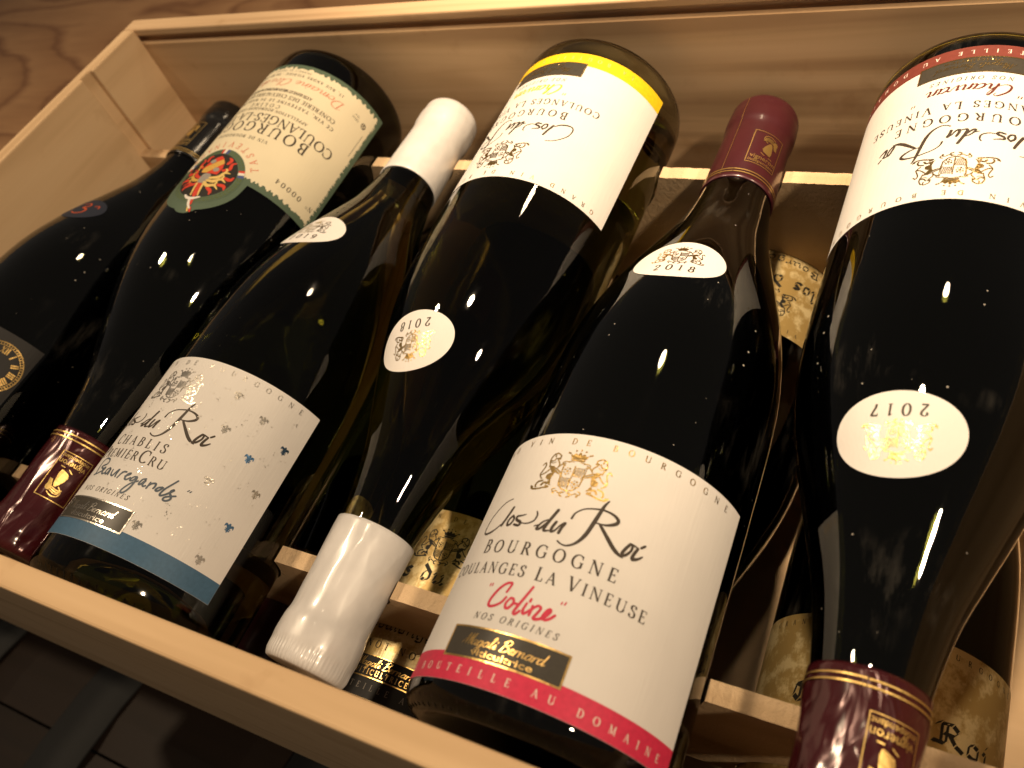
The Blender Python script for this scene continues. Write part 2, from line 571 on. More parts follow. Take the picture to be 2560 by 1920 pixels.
class Ink:
    """2D print in millimetres: x = u round the bottle, y = s along it"""
    def __init__(s):
        s.v, s.f, s.lay = [], [], 0
    def _add(s, pts, faces):
        b = len(s.v)
        s.v += [(x, y, s.lay % 5) for x, y in pts]
        s.f += [tuple(b + i for i in q) for q in faces]
    def poly(s, pts):
        x0, x1 = min(p[0] for p in pts), max(p[0] for p in pts)
        if x1 - x0 > 1.3:
            # wide shapes are cut into narrow columns so that they follow the curve of the glass
            def cut(u):
                ys = []
                for a, c in zip(pts, pts[1:] + pts[:1]):
                    if (a[0] - u) * (c[0] - u) <= 0 and a[0] != c[0]:
                        ys.append(a[1] + (c[1] - a[1]) * (u - a[0]) / (c[0] - a[0]))
                return (min(ys), max(ys)) if ys else (pts[0][1], pts[0][1])
            n = max(3, int((x1 - x0) / .45))
            us = [x0 + 1e-4 + (x1 - x0 - 2e-4) * i / n for i in range(n + 1)]
            s.columns(us, lambda u: cut(u)[0], lambda u: cut(u)[1], 1)
            return
        s.lay += 1
        s._add(pts, [tuple(range(len(pts)))])
    def rect(s, x0, y0, x1, y1, n=None):
        n = n or max(1, int(abs(x1 - x0) / 1.5))
        s.lay += 1
        pts = []
        for i in range(n + 1):
            x = x0 + (x1 - x0) * i / n
            pts += [(x, y0), (x, y1)]
        s._add(pts, [(2 * i, 2 * i + 2, 2 * i + 3, 2 * i + 1) for i in range(n)])
    def frame(s, x0, y0, x1, y1, w):
        s.rect(x0, y0, x1, y0 + w)
        s.rect(x0, y1 - w, x1, y1)
        s.rect(x0, y0 + w, x0 + w, y1 - w)
        s.rect(x1 - w, y0 + w, x1, y1 - w)
    def stroke(s, pts, w, caps=True):
        """round brush; w a number or one width per point"""
        n = len(pts)
        if n < 2:
            return
        ws = [w] * n if not isinstance(w, (list, tuple)) else list(w)
        s.lay += 1
        L, R = [], []
        for i in range(n):
            a = pts[max(0, i - 1)]
            b = pts[min(n - 1, i + 1)]
            dx, dy = b[0] - a[0], b[1] - a[1]
            d = math.hypot(dx, dy) or 1e-6
            nx, ny = -dy / d * ws[i] / 2, dx / d * ws[i] / 2
            L.append((pts[i][0] + nx, pts[i][1] + ny))
            R.append((pts[i][0] - nx, pts[i][1] - ny))
        s._add(L + R, [(n + i, n + i + 1, i + 1, i) for i in range(n - 1)])
        if caps:
            for i in (0, n - 1):
                s.dot(pts[i], ws[i] / 2, 8, False)
    def brush(s, pts, w, step=4, caps=True):
        q = catmull(pts, step)
        if isinstance(w, (list, tuple)):
            m = len(q)
            ws = []
            for i in range(m):
                t = i / max(1, m - 1) * (len(w) - 1)
                k = min(int(t), len(w) - 2)
                ws.append(w[k] + (w[k + 1] - w[k]) * (t - k))
            w = ws
        s.stroke(q, w, caps)
    def dot(s, c, r, n=10, up=True, ry=None):
        if up:
            s.lay += 1
        ry = ry or r
        s._add([(c[0] + r * math.cos(2 * math.pi * k / n), c[1] + ry * math.sin(2 * math.pi * k / n)) for k in range(n)], [tuple(range(n))])
    def disc(s, cx, cy, rx, ry, n=48, rings=8):
        s.lay += 1
        pts = [(cx, cy)]
        fc = []
        for j in range(1, rings + 1):
            for k in range(n):
                a = 2 * math.pi * k / n
                pts.append((cx + rx * j / rings * math.cos(a), cy + ry * j / rings * math.sin(a)))
        for k in range(n):
            fc.append((0, 1 + k, 1 + (k + 1) % n))
        for j in range(rings - 1):
            A, B = 1 + j * n, 1 + (j + 1) * n
            for k in range(n):
                l = (k + 1) % n
                fc.append((A + k, B + k, B + l, A + l))
        s._add(pts, fc)
    def columns(s, us, lo, hi, rows=10):
        """a sheet between two edges lo(u) and hi(u)"""
        s.lay += 1
        pts = []
        for u in us:
            a, b = lo(u), hi(u)
            pts += [(u, a + (b - a) * j / rows) for j in range(rows + 1)]
        fc = []
        R = rows + 1
        for i in range(len(us) - 1):
            for j in range(rows):
                fc.append((i * R + j, (i + 1) * R + j, (i + 1) * R + j + 1, i * R + j + 1))
        s._add(pts, fc)
    def nib(s, pts, w, ang=40, hair=0.12, smooth=False):
        """broad-edged pen"""
        q = catmull(pts, 5) if smooth else pts
        nx, ny = w / 2 * math.cos(math.radians(ang)), w / 2 * math.sin(math.radians(ang))
        hx, hy = -hair / 2 * math.sin(math.radians(ang)), hair / 2 * math.cos(math.radians(ang))
        for a, b in zip(q, q[1:]):
            s.lay += 1
            hexa = [(a[0] - nx - hx, a[1] - ny - hy), (b[0] - nx, b[1] - ny), (b[0] + nx + hx, b[1] + ny + hy), (a[0] + nx, a[1] + ny)]
            s._add(hexa, [(0, 1, 2, 3)])
    def build(s, name, mat, parent, rfun=body_r, off=0.16):
        if not s.f:
            return None
        v = []
        for u, t, lay in s.v:
            r = rfun(t)
            a = u / r
            r += off + 0.008 * lay
            v.append((r * math.sin(a) / 1000, -r * math.cos(a) / 1000, t / 1000))
        o = mesh_obj(name, v, s.f, mat, parent, smooth=True)
        return o

# ---------------------------------------------------------------- letters
# serif capitals: T thick line, t thin line, a arc with contrast, s serif, c curve with contrast
def _E(x=0.16):
    return [('T', x, 0, x, 1), ('t', x, .975, .55, .975), ('t', .545, .99, .545, .80), ('t', x, .52, .43, .52), ('t', .43, .60, .43, .44),
            ('t', x, .025, .58, .025), ('t', .575, .01, .575, .23), ('s', x, 0, .10), ('s', x, 1, .10)]
GL = {
 'A': (.78, [('t', .09, 0, .38, 1), ('T', .37, 1, .69, 0), ('t', .19, .35, .55, .35), ('s', .09, 0, .10), ('s', .69, 0, .12)]),
 'B': (.68, [('T', .16, 0, .16, 1), ('t', .16, .975, .32, .975), ('a', .30, .76, .22, .225, 90, -90), ('t', .16, .53, .34, .53), ('a', .32, .275, .27, .25, 90, -90), ('t', .16, .025, .32, .025), ('s', .14, 0, .10), ('s', .14, 1, .10)]),
 'C': (.78, [('a', .46, .5, .38, .49, 48, 315), ('t', .73, .66, .73, .96)]),
 'D': (.84, [('T', .16, 0, .16, 1), ('t', .16, .975, .36, .975), ('a', .36, .5, .38, .475, 90, -90), ('t', .16, .025, .36, .025), ('s', .14, 0, .10), ('s', .14, 1, .10)]),
 'E': (.66, _E()),
 'F': (.60, [('T', .16, 0, .16, 1), ('t', .16, .975, .55, .975), ('t', .545, .99, .545, .80), ('t', .16, .52, .43, .52), ('s', .16, 0, .13), ('s', .16, 1, .10)]),
 'G': (.86, [('a', .46, .5, .38, .49, 48, 310), ('t', .73, .68, .73, .96), ('T', .74, .06, .74, .42), ('s', .72, .43, .13)]),
 'H': (.90, [('T', .17, 0, .17, 1), ('T', .72, 0, .72, 1), ('t', .17, .52, .72, .52), ('s', .17, 0, .13), ('s', .17, 1, .13), ('s', .72, 0, .13), ('s', .72, 1, .13)]),
 'I': (.38, [('T', .19, 0, .19, 1), ('s', .19, 0, .13), ('s', .19, 1, .13)]),
 'J': (.40, [('T', .22, .1, .22, 1), ('c', [(.22, .15), (.18, -.05), (.06, -.08)]), ('s', .22, 1, .13)]),
 'L': (.62, [('T', .17, 0, .17, 1), ('t', .17, .025, .55, .025), ('t', .555, .01, .555, .25), ('s', .15, 0, .11), ('s', .17, 1, .13)]),
 'M': (1.02, [('t', .15, 0, .17, 1), ('T', .18, 1, .50, .05), ('t', .50, .05, .82, 1), ('T', .84, 0, .83, 1), ('s', .15, 0, .10), ('s', .14, 1, .08), ('s', .84, 0, .12), ('s', .87, 1, .08)]),
 'N': (.90, [('t', .15, 0, .15, 1), ('T', .16, 1, .74, .02), ('t', .74, 0, .74, 1), ('s', .15, 0, .11), ('s', .12, 1, .08), ('s', .74, 1, .11)]),
 'O': (.94, [('a', .47, .5, .38, .49, 0, 360)]),
 'P': (.64, [('T', .16, 0, .16, 1), ('t', .16, .975, .32, .975), ('a', .30, .725, .25, .25, 90, -90), ('t', .16, .475, .32, .475), ('s', .16, 0, .13), ('s', .14, 1, .10)]),
 'R': (.74, [('T', .16, 0, .16, 1), ('t', .16, .975, .32, .975), ('a', .30, .745, .23, .23, 90, -90), ('t', .16, .515, .36, .515), ('T', .36, .52, .66, .03), ('s', .16, 0, .13), ('s', .14, 1, .10), ('s', .69, .0, .07)]),
 'S': (.58, [('c', [(.47, .78), (.45, .93), (.28, .985), (.12, .86), (.14, .66), (.34, .52), (.48, .36), (.46, .12), (.26, .015), (.09, .10), (.07, .27)]), ('t', .475, .72, .475, .95), ('t', .07, .05, .07, .30)]),
 'T': (.74, [('T', .37, 0, .37, 1), ('t', .06, .975, .68, .975), ('t', .06, .99, .06, .78), ('t', .68, .99, .68, .78), ('s', .37, 0, .13)]),
 'U': (.88, [('T', .17, .30, .17, 1), ('a', .44, .32, .27, .30, 180, 360), ('t', .71, .30, .71, 1), ('s', .17, 1, .13), ('s', .71, 1, .11)]),
 'V': (.80, [('T', .10, 1, .40, 0), ('t', .40, 0, .70, 1), ('s', .10, 1, .12), ('s', .70, 1, .10)]),
 'X': (.78, [('T', .10, 1, .66, 0), ('t', .66, 1, .10, 0), ('s', .10, 1, .11), ('s', .66, 1, .11), ('s', .10, 0, .11), ('s', .66, 0, .11)]),
 '0': (.72, [('a', .36, .5, .27, .49, 0, 360)]),
 '1': (.52, [('T', .27, 0, .27, .98), ('t', .10, .84, .27, .97), ('s', .27, 0, .16)]),
 '2': (.66, [('c', [(.12, .72), (.12, .88), (.30, .98), (.50, .88), (.52, .68), (.36, .42), (.10, .05)]), ('T2', .08, .055, .56, .055), ('d', .14, .72, .06)]),
 '3': (.60, [('c', [(.10, .84), (.28, .98), (.46, .84), (.42, .62), (.24, .54)]), ('c', [(.24, .54), (.46, .46), (.50, .22), (.32, .03), (.10, .10)])]),
 '4': (.68, [('T', .46, 0, .46, 1), ('t', .06, .30, .44, .98), ('t', .06, .30, .62, .30), ('s', .46, 0, .13)]),
 '7': (.62, [('T2', .08, .94, .56, .94), ('c', [(.56, .95), (.40, .55), (.28, .30), (.24, 0)]), ('t', .09, .96, .09, .76)]),
 '8': (.66, [('a', .33, .75, .19, .235, 0, 360), ('a', .33, .265, .24, .26, 0, 360)]),
 '9': (.66, [('a', .33, .68, .23, .30, 0, 360), ('c', [(.55, .70), (.54, .35), (.36, .04), (.14, .02)])]),
 '.': (.26, [('d', .12, .06, .07)]), ',': (.26, [('c', [(.14, .08), (.14, -.05), (.08, -.16)])]), '-': (.40, [('t', .07, .38, .33, .38)]),
 "'": (.22, [('t', .13, 1, .09, .78)]),
}
ADV = lambda ch: GL[ch.upper()][0] if ch.upper() in GL else 0.34

def serif(ink, txt, x0, x1, y, h, slant=0.0, small=0.80, thick=0.158, thin=0.072, mirror=False):
    """capitals fitted between x0 and x1; lower case in txt is set as small capitals"""
    sc_ = lambda ch: h * (small if ch.islower() else 1.0)
    nat = sum(ADV(c) * sc_(c) for c in txt)
    gaps = max(1, len(txt) - 1)
    track = (x1 - x0 - nat) / gaps
    xs = 1.0
    if track < 0:
        xs = (x1 - x0) / nat
        track = 0
    x = x0
    for ch in txt:
        k = sc_(ch)
        C = ch.upper()
        if C in GL:
            T, t = thick * k, thin * k
            def P(px, py):
                return (x + px * k * xs + slant * py * k, y + py * k)
            def cw(pts):
                w = []
                for i in range(len(pts)):
                    a, b = pts[max(0, i - 1)], pts[min(len(pts) - 1, i + 1)]
                    d = math.hypot(b[0] - a[0], b[1] - a[1]) or 1e-6
                    w.append(t + (T * 1.08 - t) * (abs(b[1] - a[1]) / d) ** 1.5)
                return w
            for g in GL[C][1]:
                if g[0] == 'T':
                    ink.stroke([P(g[1], g[2]), P((g[1] + g[3]) / 2, (g[2] + g[4]) / 2), P(g[3], g[4])], T, False)
                elif g[0] == 'T2':
                    ink.stroke([P(g[1], g[2]), P(g[3], g[4])], T * .85, False)
                elif g[0] == 't':
                    ink.stroke([P(g[1], g[2]), P(g[3], g[4])], t, False)
                elif g[0] == 's':
                    yy = g[2] + (.02 if g[2] < .5 else -.02)
                    ink.stroke([P(g[1] - g[3], yy), P(g[1] + g[3], yy)], t * .9, False)
                elif g[0] == 'd':
                    ink.dot(P(g[1], g[2]), g[3] * k)
                elif g[0] == 'a':
                    n = max(8, int(abs(g[6] - g[5]) / 15))
                    pts = [P(g[1] + g[3] * math.cos(math.radians(g[5] + (g[6] - g[5]) * i / n)), g[2] + g[4] * math.sin(math.radians(g[5] + (g[6] - g[5]) * i / n))) for i in range(n + 1)]
                    ink.stroke(pts, cw(pts), False)
                elif g[0] == 'c':
                    pts = catmull([P(*q) for q in g[1]], 4)
                    ink.stroke(pts, cw(pts), False)
        x += ADV(ch) * k * xs + track

# joined brush script; x-height 1
SG = {
 'a': (1.0, [[(.72, .85), (.45, 1), (.12, .6), (.15, .1), (.45, .05), (.72, .5), (.8, .97)], [(.8, .97), (.72, .3), (.86, .02), (1.08, .28)]]),
 'e': (.75, [[(0, .25), (.4, .5), (.6, .8), (.42, 1), (.14, .7), (.12, .25), (.4, 0), (.8, .28)]]),
 'i': (.52, [[(.05, .3), (.3, .98), (.22, .2), (.38, .02), (.58, .28)], [(.40, 1.42), (.38, 1.34)]]),
 'l': (.55, [[(0, .2), (.35, 1.2), (.5, 2.0), (.38, 2.2), (.24, 1.8), (.2, .3), (.36, 0), (.6, .28)]]),
 'n': (.95, [[(0.0, .5), (.16, 1), (.12, 0)], [(.12, .3), (.35, .85), (.6, .95), (.6, .3), (.76, .02), (1, .28)]]),
 'm': (1.35, [[(0.0, .5), (.16, 1), (.12, 0)], [(.12, .3), (.32, .9), (.5, .95), (.5, 0)], [(.5, .3), (.72, .9), (.95, .95), (.95, .3), (1.1, .02), (1.4, .28)]]),
 'r': (.66, [[(0, .5), (.16, 1), (.12, 0)], [(.12, .4), (.3, .85), (.55, .98), (.66, .85)]]),
 'u': (1.0, [[(0, .8), (.12, 1), (.1, .3), (.28, .02), (.58, .4), (.72, 1)], [(.72, 1), (.68, .25), (.84, .02), (1.05, .28)]]),
 'v': (.85, [[(0, .8), (.14, 1), (.2, .3), (.32, .02), (.6, .6), (.66, 1), (.88, .88)]]),
 'o': (.88, [[(.45, 1), (.12, .6), (.18, .08), (.5, .02), (.75, .5), (.62, .95), (.45, 1), (.7, .82), (.95, .9)]]),
 's': (.66, [[(0, .15), (.4, .6), (.48, 1), (.6, .5), (.52, .1), (.22, 0), (.06, .15)]]),
 'g': (.95, [[(.7, .85), (.4, 1), (.1, .6), (.15, .1), (.4, .05), (.7, .5), (.76, .95), (.68, -.5), (.4, -1), (.18, -.75), (.5, -.2), (1.0, .28)]]),
 'd': (1.0, [[(.7, .85), (.4, 1), (.1, .6), (.15, .1), (.4, .05), (.7, .5), (.86, 2.0)], [(.86, 2.0), (.74, .3), (.9, .02), (1.1, .28)]]),
 'h': (.98, [[(0, .2), (.35, 1.2), (.46, 2.0), (.32, 2.15), (.18, 1.5), (.1, 0)], [(.1, .3), (.35, .85), (.58, .9), (.6, .25), (.78, .02), (1, .28)]]),
 'C': (1.15, [[(1.0, 1.75), (1.06, 2.1), (.75, 2.25), (.2, 1.4), (.15, .4), (.5, 0), (.9, .15), (1.2, .5)]]),
 'B': (1.3, [[(.4, 2.1), (.2, 0)], [(0, 1.7), (.5, 2.3), (1.05, 2.1), (.95, 1.5), (.45, 1.15), (1.05, 1.0), (1.1, .4), (.7, 0), (.1, .05)]]),
 'M': (1.6, [[(0, .1), (.35, 1.2), (.6, 2.2), (.6, 1.2), (.6, .1)], [(.6, .1), (.9, 1.2), (1.15, 2.2), (1.15, 1.2), (1.15, .1)], [(1.15, .3), (1.35, 1.2), (1.6, 2.2)], [(1.6, 2.2), (1.5, .6), (1.62, .1), (1.8, .28)]]),
 'D': (1.35, [[(.35, 2.1), (.25, .1)], [(-.1, 1.8), (.4, 2.3), (1.1, 1.9), (1.25, 1.0), (.8, .1), (.2, 0), (.05, .2)]]),
 'R': (1.25, [[(.4, 2.2), (.15, .0)], [(-.1, 1.8), (.5, 2.3), (1.0, 2.0), (.8, 1.3), (.4, 1.15), (.8, .5), (1.2, 0)]]),
}
def script(ink, txt, x0, x1, y, xh, slant=0.35, w=0.35, thin=0.12):
    nat = sum(SG[c][0] if c in SG else .6 for c in txt)
    k = (x1 - x0) / nat
    x = x0
    for ch in txt:
        if ch in SG:
            for st in SG[ch][1]:
                q = catmull([(x + px * k + slant * py * xh, y + py * xh) for px, py in st], 4)
                ws = []
                for i in range(len(q)):
                    a, b = q[max(0, i - 1)], q[min(len(q) - 1, i + 1)]
                    d = math.hypot(b[0] - a[0], b[1] - a[1]) or 1e-6
                    dn = (a[1] - b[1]) / d
                    ws.append(w * (0.62 + 0.38 * max(-.9, dn)) if thin is None else max(thin, w * (.55 + .45 * dn)))
                ink.stroke(q, ws)
            x += SG[ch][0] * k
        else:
            x += .6 * k

_sans_cache = {}
def sans(ink, txt, x0, x1, y, xh_scale, mirror=False):
    """sans lettering from Blender's own built-in font"""
    cu = bpy.data.curves.new('lettering_source', 'FONT')
    cu.body = txt
    cu.resolution_u = 3
    cu.offset = 0.005
    o = bpy.data.objects.new('lettering_source', cu)
    COL.objects.link(o)
    dg = bpy.context.evaluated_depsgraph_get()
    me = bpy.data.meshes.new_from_object(o.evaluated_get(dg))
    xs = [v.co.x for v in me.vertices]
    lo, hi = min(xs), max(xs)
    k = (x1 - x0) / (hi - lo)
    ink.lay += 1
    ink._add([(x0 + (v.co.x - lo) * k, y + v.co.y * xh_scale) for v in me.vertices], [tuple(p.vertices) for p in me.polygons])
    bpy.data.objects.remove(o)
    bpy.data.curves.remove(cu)
    bpy.data.meshes.remove(me)

# blackletter, broad pen
BGL = {
 'C': (.95, [[(.85, 1.35), (.55, 1.5), (.25, 1.25), (.2, .5), (.45, .12), (.9, .3)], [(.5, 1.45), (.5, .25)], [(.3, 1.3), (.65, 1.1)]]),
 'l': (.36, [[(.05, 1.45), (.18, 1.35), (.18, .18), (.32, .08)]]),
 'o': (.62, [[(.14, .82), (.14, .2), (.3, .06)], [(.14, .82), (.32, .96), (.48, .8), (.48, .2), (.3, .06)]]),
 's': (.6, [[(.5, .85), (.32, .95), (.14, .78), (.46, .38), (.44, .16), (.26, .05), (.08, .16)]]),
 'd': (.66, [[(.15, .75), (.15, .2), (.32, .06), (.52, .22), (.52, .8), (.1, 1.45)], [(.15, .75), (.34, .92)]]),
 'u': (.68, [[(.06, .9), (.16, .8), (.16, .2), (.32, .08), (.5, .22)], [(.44, .92), (.52, .8), (.52, .18), (.66, .08)]]),
 'R': (1.0, [[(.1, 1.2), (.28, 1.45), (.3, .2), (.12, .02)], [(.3, 1.4), (.6, 1.5), (.78, 1.2), (.66, .85), (.36, .75)], [(.52, .8), (.72, .3), (.98, .02)], [(.44, 1.4), (.44, .2)], [(.05, .12), (.4, .1)]]),
 'i': (.34, [[(.05, .9), (.17, .8), (.17, .18), (.3, .08)], [(.14, 1.25), (.24, 1.35)]]),
 'n': (.68, [[(.05, .88), (.16, .8), (.16, .06)], [(.2, .75), (.38, .94), (.52, .8), (.52, .18), (.64, .08)]]),
 'e': (.56, [[(.14, .8), (.14, .2), (.32, .06), (.46, .2)], [(.14, .8), (.32, .95), (.46, .75), (.2, .5)]]),
 'r': (.48, [[(.05, .88), (.16, .8), (.16, .06)], [(.2, .78), (.34, .94), (.46, .84)]]),
 'g': (.64, [[(.14, .8), (.14, .25), (.3, .1)], [(.14, .8), (.34, .95), (.5, .8), (.5, -.1), (.3, -.3), (.12, -.2)]]),
 'B': (.9, [[(.25, 1.4), (.25, .1)], [(.1, 1.3), (.5, 1.5), (.72, 1.2), (.4, .8), (.74, .55), (.6, .15), (.2, .05)]]),
}
def gothic(ink, txt, x0, x1, y, xh, w=None):
    nat = sum(BGL[c][0] if c in BGL else .45 for c in txt)
    k = (x1 - x0) / nat
    w = w or .34 * xh
    x = x0
    for ch in txt:
        if ch in BGL:
            for st in BGL[ch][1]:
                ink.nib([(x + px * k, y + py * xh) for px, py in st], w, 42, .13 * xh)
            x += BGL[ch][0] * k
        else:
            x += .45 * k

# ---------------------------------------------------------------- drawn marks, traced on the label in millimetres
CLOS = [[(-18.4, 57.2), (-21.3, 56.3), (-24.0, 54.2), (-26.4, 51.2), (-27.2, 47.7), (-26.4, 45.8), (-24.0, 45.6), (-21.3, 46.5), (-19.3, 48.1)], [(-16.3, 54.0), (-17.3, 51.0), (-18.6, 47.9)], [(-14.9, 51.0), (-16.1, 49.6), (-15.9, 47.8), (-14.6, 48.2), (-14.0, 49.9), (-14.9, 51.0)], [(-9.9, 51.5), (-11.6, 51.0), (-13.0, 50.7), (-12.7, 49.6), (-10.9, 48.8), (-11.2, 47.7), (-13.1, 48.0)], [(-10.4, 48.6), (-8.2, 48.6), (-6.2, 49.7), (-5.8, 51.7), (-6.4, 52.8)], [(-1.7, 50.6), (-3.2, 49.5), (-4.3, 47.4), (-3.4, 47.3), (-2.1, 48.9), (-1.3, 50.4)], [(0.3, 54.2), (-0.8, 51.2), (-1.8, 48.1), (-1.6, 47.0), (-0.2, 47.3)], [(-5.3, 48.0), (-4.2, 48.5)], [(1.1, 50.4), (0.5, 48.5), (0.6, 47.2), (1.6, 47.7), (2.7, 49.6), (3.9, 50.7), (3.3, 49.0), (3.0, 47.3)], [(13.6, 61.0), (12.8, 59.2), (12.2, 56.3), (11.5, 52.7), (10.5, 48.6), (8.8, 45.6), (6.6, 44.1), (4.8, 44.2), (3.6, 44.8)], [(5.1, 52.6), (5.6, 54.5), (7.5, 56.3), (9.9, 57.2), (13.0, 57.8), (16.1, 57.4), (17.8, 56.3), (17.6, 55.1), (15.8, 53.9), (14.0, 53.4), (12.3, 53.3)], [(13.6, 53.0), (16.2, 50.5), (18.8, 48.1), (20.7, 46.9), (22.3, 46.4)], [(23.2, 51.1), (22.3, 49.2), (21.8, 47.4), (22.7, 47.3), (23.9, 49.2), (23.9, 50.9), (23.2, 51.1), (24.5, 51.1), (25.6, 50.9)], [(25.6, 50.8), (24.9, 48.4), (25.0, 47.2), (26.4, 47.9), (27.5, 49.1)], [(26.4, 51.4), (27.3, 52.4)]]
COLINE = [[(-5.1, 26.8), (-4.6, 28.4), (-4.5, 29.6), (-6.1, 29.3), (-7.9, 27.5), (-9.2, 24.9), (-9.6, 22.9), (-9.0, 22.0), (-7.3, 22.3), (-5.5, 23.6), (-4.6, 25.3)], [(-3.0, 25.4), (-3.9, 23.8), (-3.6, 22.4), (-2.6, 22.5), (-1.7, 24.1), (-2.1, 25.2), (-3.0, 25.4)], [(-1.7, 24.1), (-0.4, 24.1)], [(2.2, 29.9), (1.4, 27.6), (0.2, 24.3), (-0.6, 21.8), (-0.0, 21.2), (1.0, 22.4)], [(2.2, 25.0), (1.8, 23.1), (2.2, 22.0), (3.1, 22.6), (3.9, 23.6)], [(3.0, 26.4), (2.9, 25.7)], [(4.1, 24.7), (4.1, 23.1), (4.0, 22.0)], [(4.0, 23.0), (4.5, 24.2), (5.6, 25.2), (6.5, 24.7), (6.0, 23.1), (5.4, 21.6), (6.4, 21.5), (8.2, 22.7), (9.3, 24.6), (8.9, 25.2), (8.1, 24.1), (7.7, 22.4), (8.8, 22.1), (9.9, 22.9), (10.8, 24.1)], [(-11.8, 27.9), (-11.7, 28.6)], [(-11.0, 28.0), (-10.9, 28.7)], [(11.3, 27.6), (11.4, 28.2)], [(12.2, 27.7), (12.4, 28.5)]]
BEAU = [[(-13.6, 31.0), (-13.5, 28.4), (-12.4, 25.4), (-13.4, 24.7)], [(-13.5, 30.6), (-12.0, 32.0), (-8.7, 31.5), (-7.9, 29.6), (-11.0, 28.3), (-8.2, 26.9), (-10.1, 25.6), (-13.4, 24.7)], [(-7.8, 26.5), (-7.2, 27.6), (-8.1, 27.9), (-7.9, 26.3), (-6.8, 25.2), (-5.5, 25.7)], [(-4.0, 28.0), (-5.3, 27.1), (-5.0, 25.6), (-3.8, 25.6), (-3.4, 27.7), (-2.9, 25.7), (-2.8, 25.2)], [(-1.7, 27.5), (-1.2, 25.7), (-0.0, 25.2), (0.8, 26.9), (1.6, 28.2), (1.5, 25.9), (1.8, 25.1)], [(3.8, 27.5), (3.1, 24.9)], [(3.4, 26.3), (4.4, 27.7), (5.7, 27.9)], [(6.1, 26.3), (7.7, 27.3), (7.7, 27.9), (6.7, 27.2), (6.6, 25.5), (7.6, 25.2), (8.7, 26.3)], [(11.1, 27.4), (9.9, 27.0), (9.1, 25.5), (10.3, 25.6), (11.3, 27.2), (11.4, 24.5), (10.8, 21.9), (9.7, 20.3), (8.6, 20.4), (8.7, 21.7), (10.3, 24.4), (12.5, 26.1)], [(14.9, 27.9), (13.7, 27.2), (13.3, 25.3), (14.1, 25.4), (15.1, 27.5), (14.8, 25.7), (15.4, 25.0), (16.1, 25.5)], [(17.1, 27.3), (16.9, 24.8)], [(17.0, 25.8), (17.8, 27.1), (19.1, 27.6), (19.4, 26.5), (19.2, 25.7)], [(21.9, 27.4), (20.7, 26.6), (20.3, 25.5), (21.2, 25.5), (22.3, 27.3)], [(25.5, 31.8), (24.6, 30.1), (23.1, 27.3), (22.5, 25.1), (22.9, 24.4), (24.3, 25.5), (25.8, 27.5), (26.1, 28.2), (25.4, 27.5), (25.5, 26.5), (26.5, 25.5), (26.6, 24.5), (25.6, 23.5), (24.5, 23.5), (24.8, 24.7), (27.7, 26.5)], [(30.3, 29.9), (30.7, 30.5)], [(31.2, 29.9), (31.5, 30.5)]]
LION = [[(-8.0, 72.2), (-8.1, 73.3), (-7.5, 73.5), (-6.2, 72.7), (-6.2, 71.9), (-7.0, 71.5), (-5.9, 71.5)], [(-8.5, 73.3), (-8.9, 72.9), (-9.4, 71.6), (-9.4, 70.5), (-9.0, 69.4), (-8.8, 68.4)], [(-6.5, 68.2), (-5.1, 67.4), (-3.5, 66.3)], [(-5.7, 68.6), (-4.8, 69.5), (-3.6, 70.1)], [(-6.6, 71.1), (-5.5, 69.6), (-5.7, 68.4)], [(-9.2, 63.5), (-10.7, 63.1), (-11.3, 62.0), (-11.0, 61.3)], [(-12.9, 61.5), (-12.1, 60.6), (-10.0, 60.6), (-8.1, 61.1), (-6.4, 61.4), (-7.5, 61.8)], [(-10.0, 64.2), (-11.2, 65.6), (-10.7, 67.2), (-10.3, 68.8), (-10.8, 69.9), (-11.6, 69.1)], [(-10.8, 65.6), (-9.6, 66.2), (-8.1, 67.8)], [(-9.3, 70.7), (-8.1, 70.7), (-7.4, 71.7)]]
LIONF = [[(-9.0, 68.9), (-7.1, 68.8), (-6.2, 67.9), (-6.1, 66.5), (-7.4, 66.4), (-7.8, 67.5)], [(-6.7, 67.9), (-4.5, 66.5), (-3.4, 65.9), (-4.7, 66.1), (-6.4, 66.8)], [(-6.1, 66.5), (-6.6, 65.4), (-6.6, 64.3), (-7.3, 63.8), (-8.6, 64.4), (-8.6, 65.6), (-7.4, 66.4)], [(-6.6, 64.3), (-6.4, 63.5), (-6.4, 62.8), (-5.7, 61.9), (-7.0, 62.3), (-7.5, 63.2), (-7.2, 63.9)]]

def clos_du_roi(ink, uc, s0, k=1.0):
    W = [[.35, .5, .55, .7, .9, .5], [1.0, 1.2], [.9, .8], [.4, .9, 1.1, .8], [.4, .6, .7, .5], [.5, 1.0, .6], [1.1, 1.2, .6], .5, [1.0, 1.1, .6, .9, 1.1],
         [.5, 1.1, 1.35, 1.3, .8, .5, .6], [.8, .5, .55, .7, 1.1, 1.2, .7, .5], [.9, 1.3, 1.3, .5], [.9, 1.1, .8, .9, .4], [.9, 1.2, .5], .8]
    for st, w in zip(CLOS, W):
        w = [x * .95 for x in w] if isinstance(w, list) else w * .95
        ink.brush([(uc + x * k, s0 + y) for x, y in st], w)

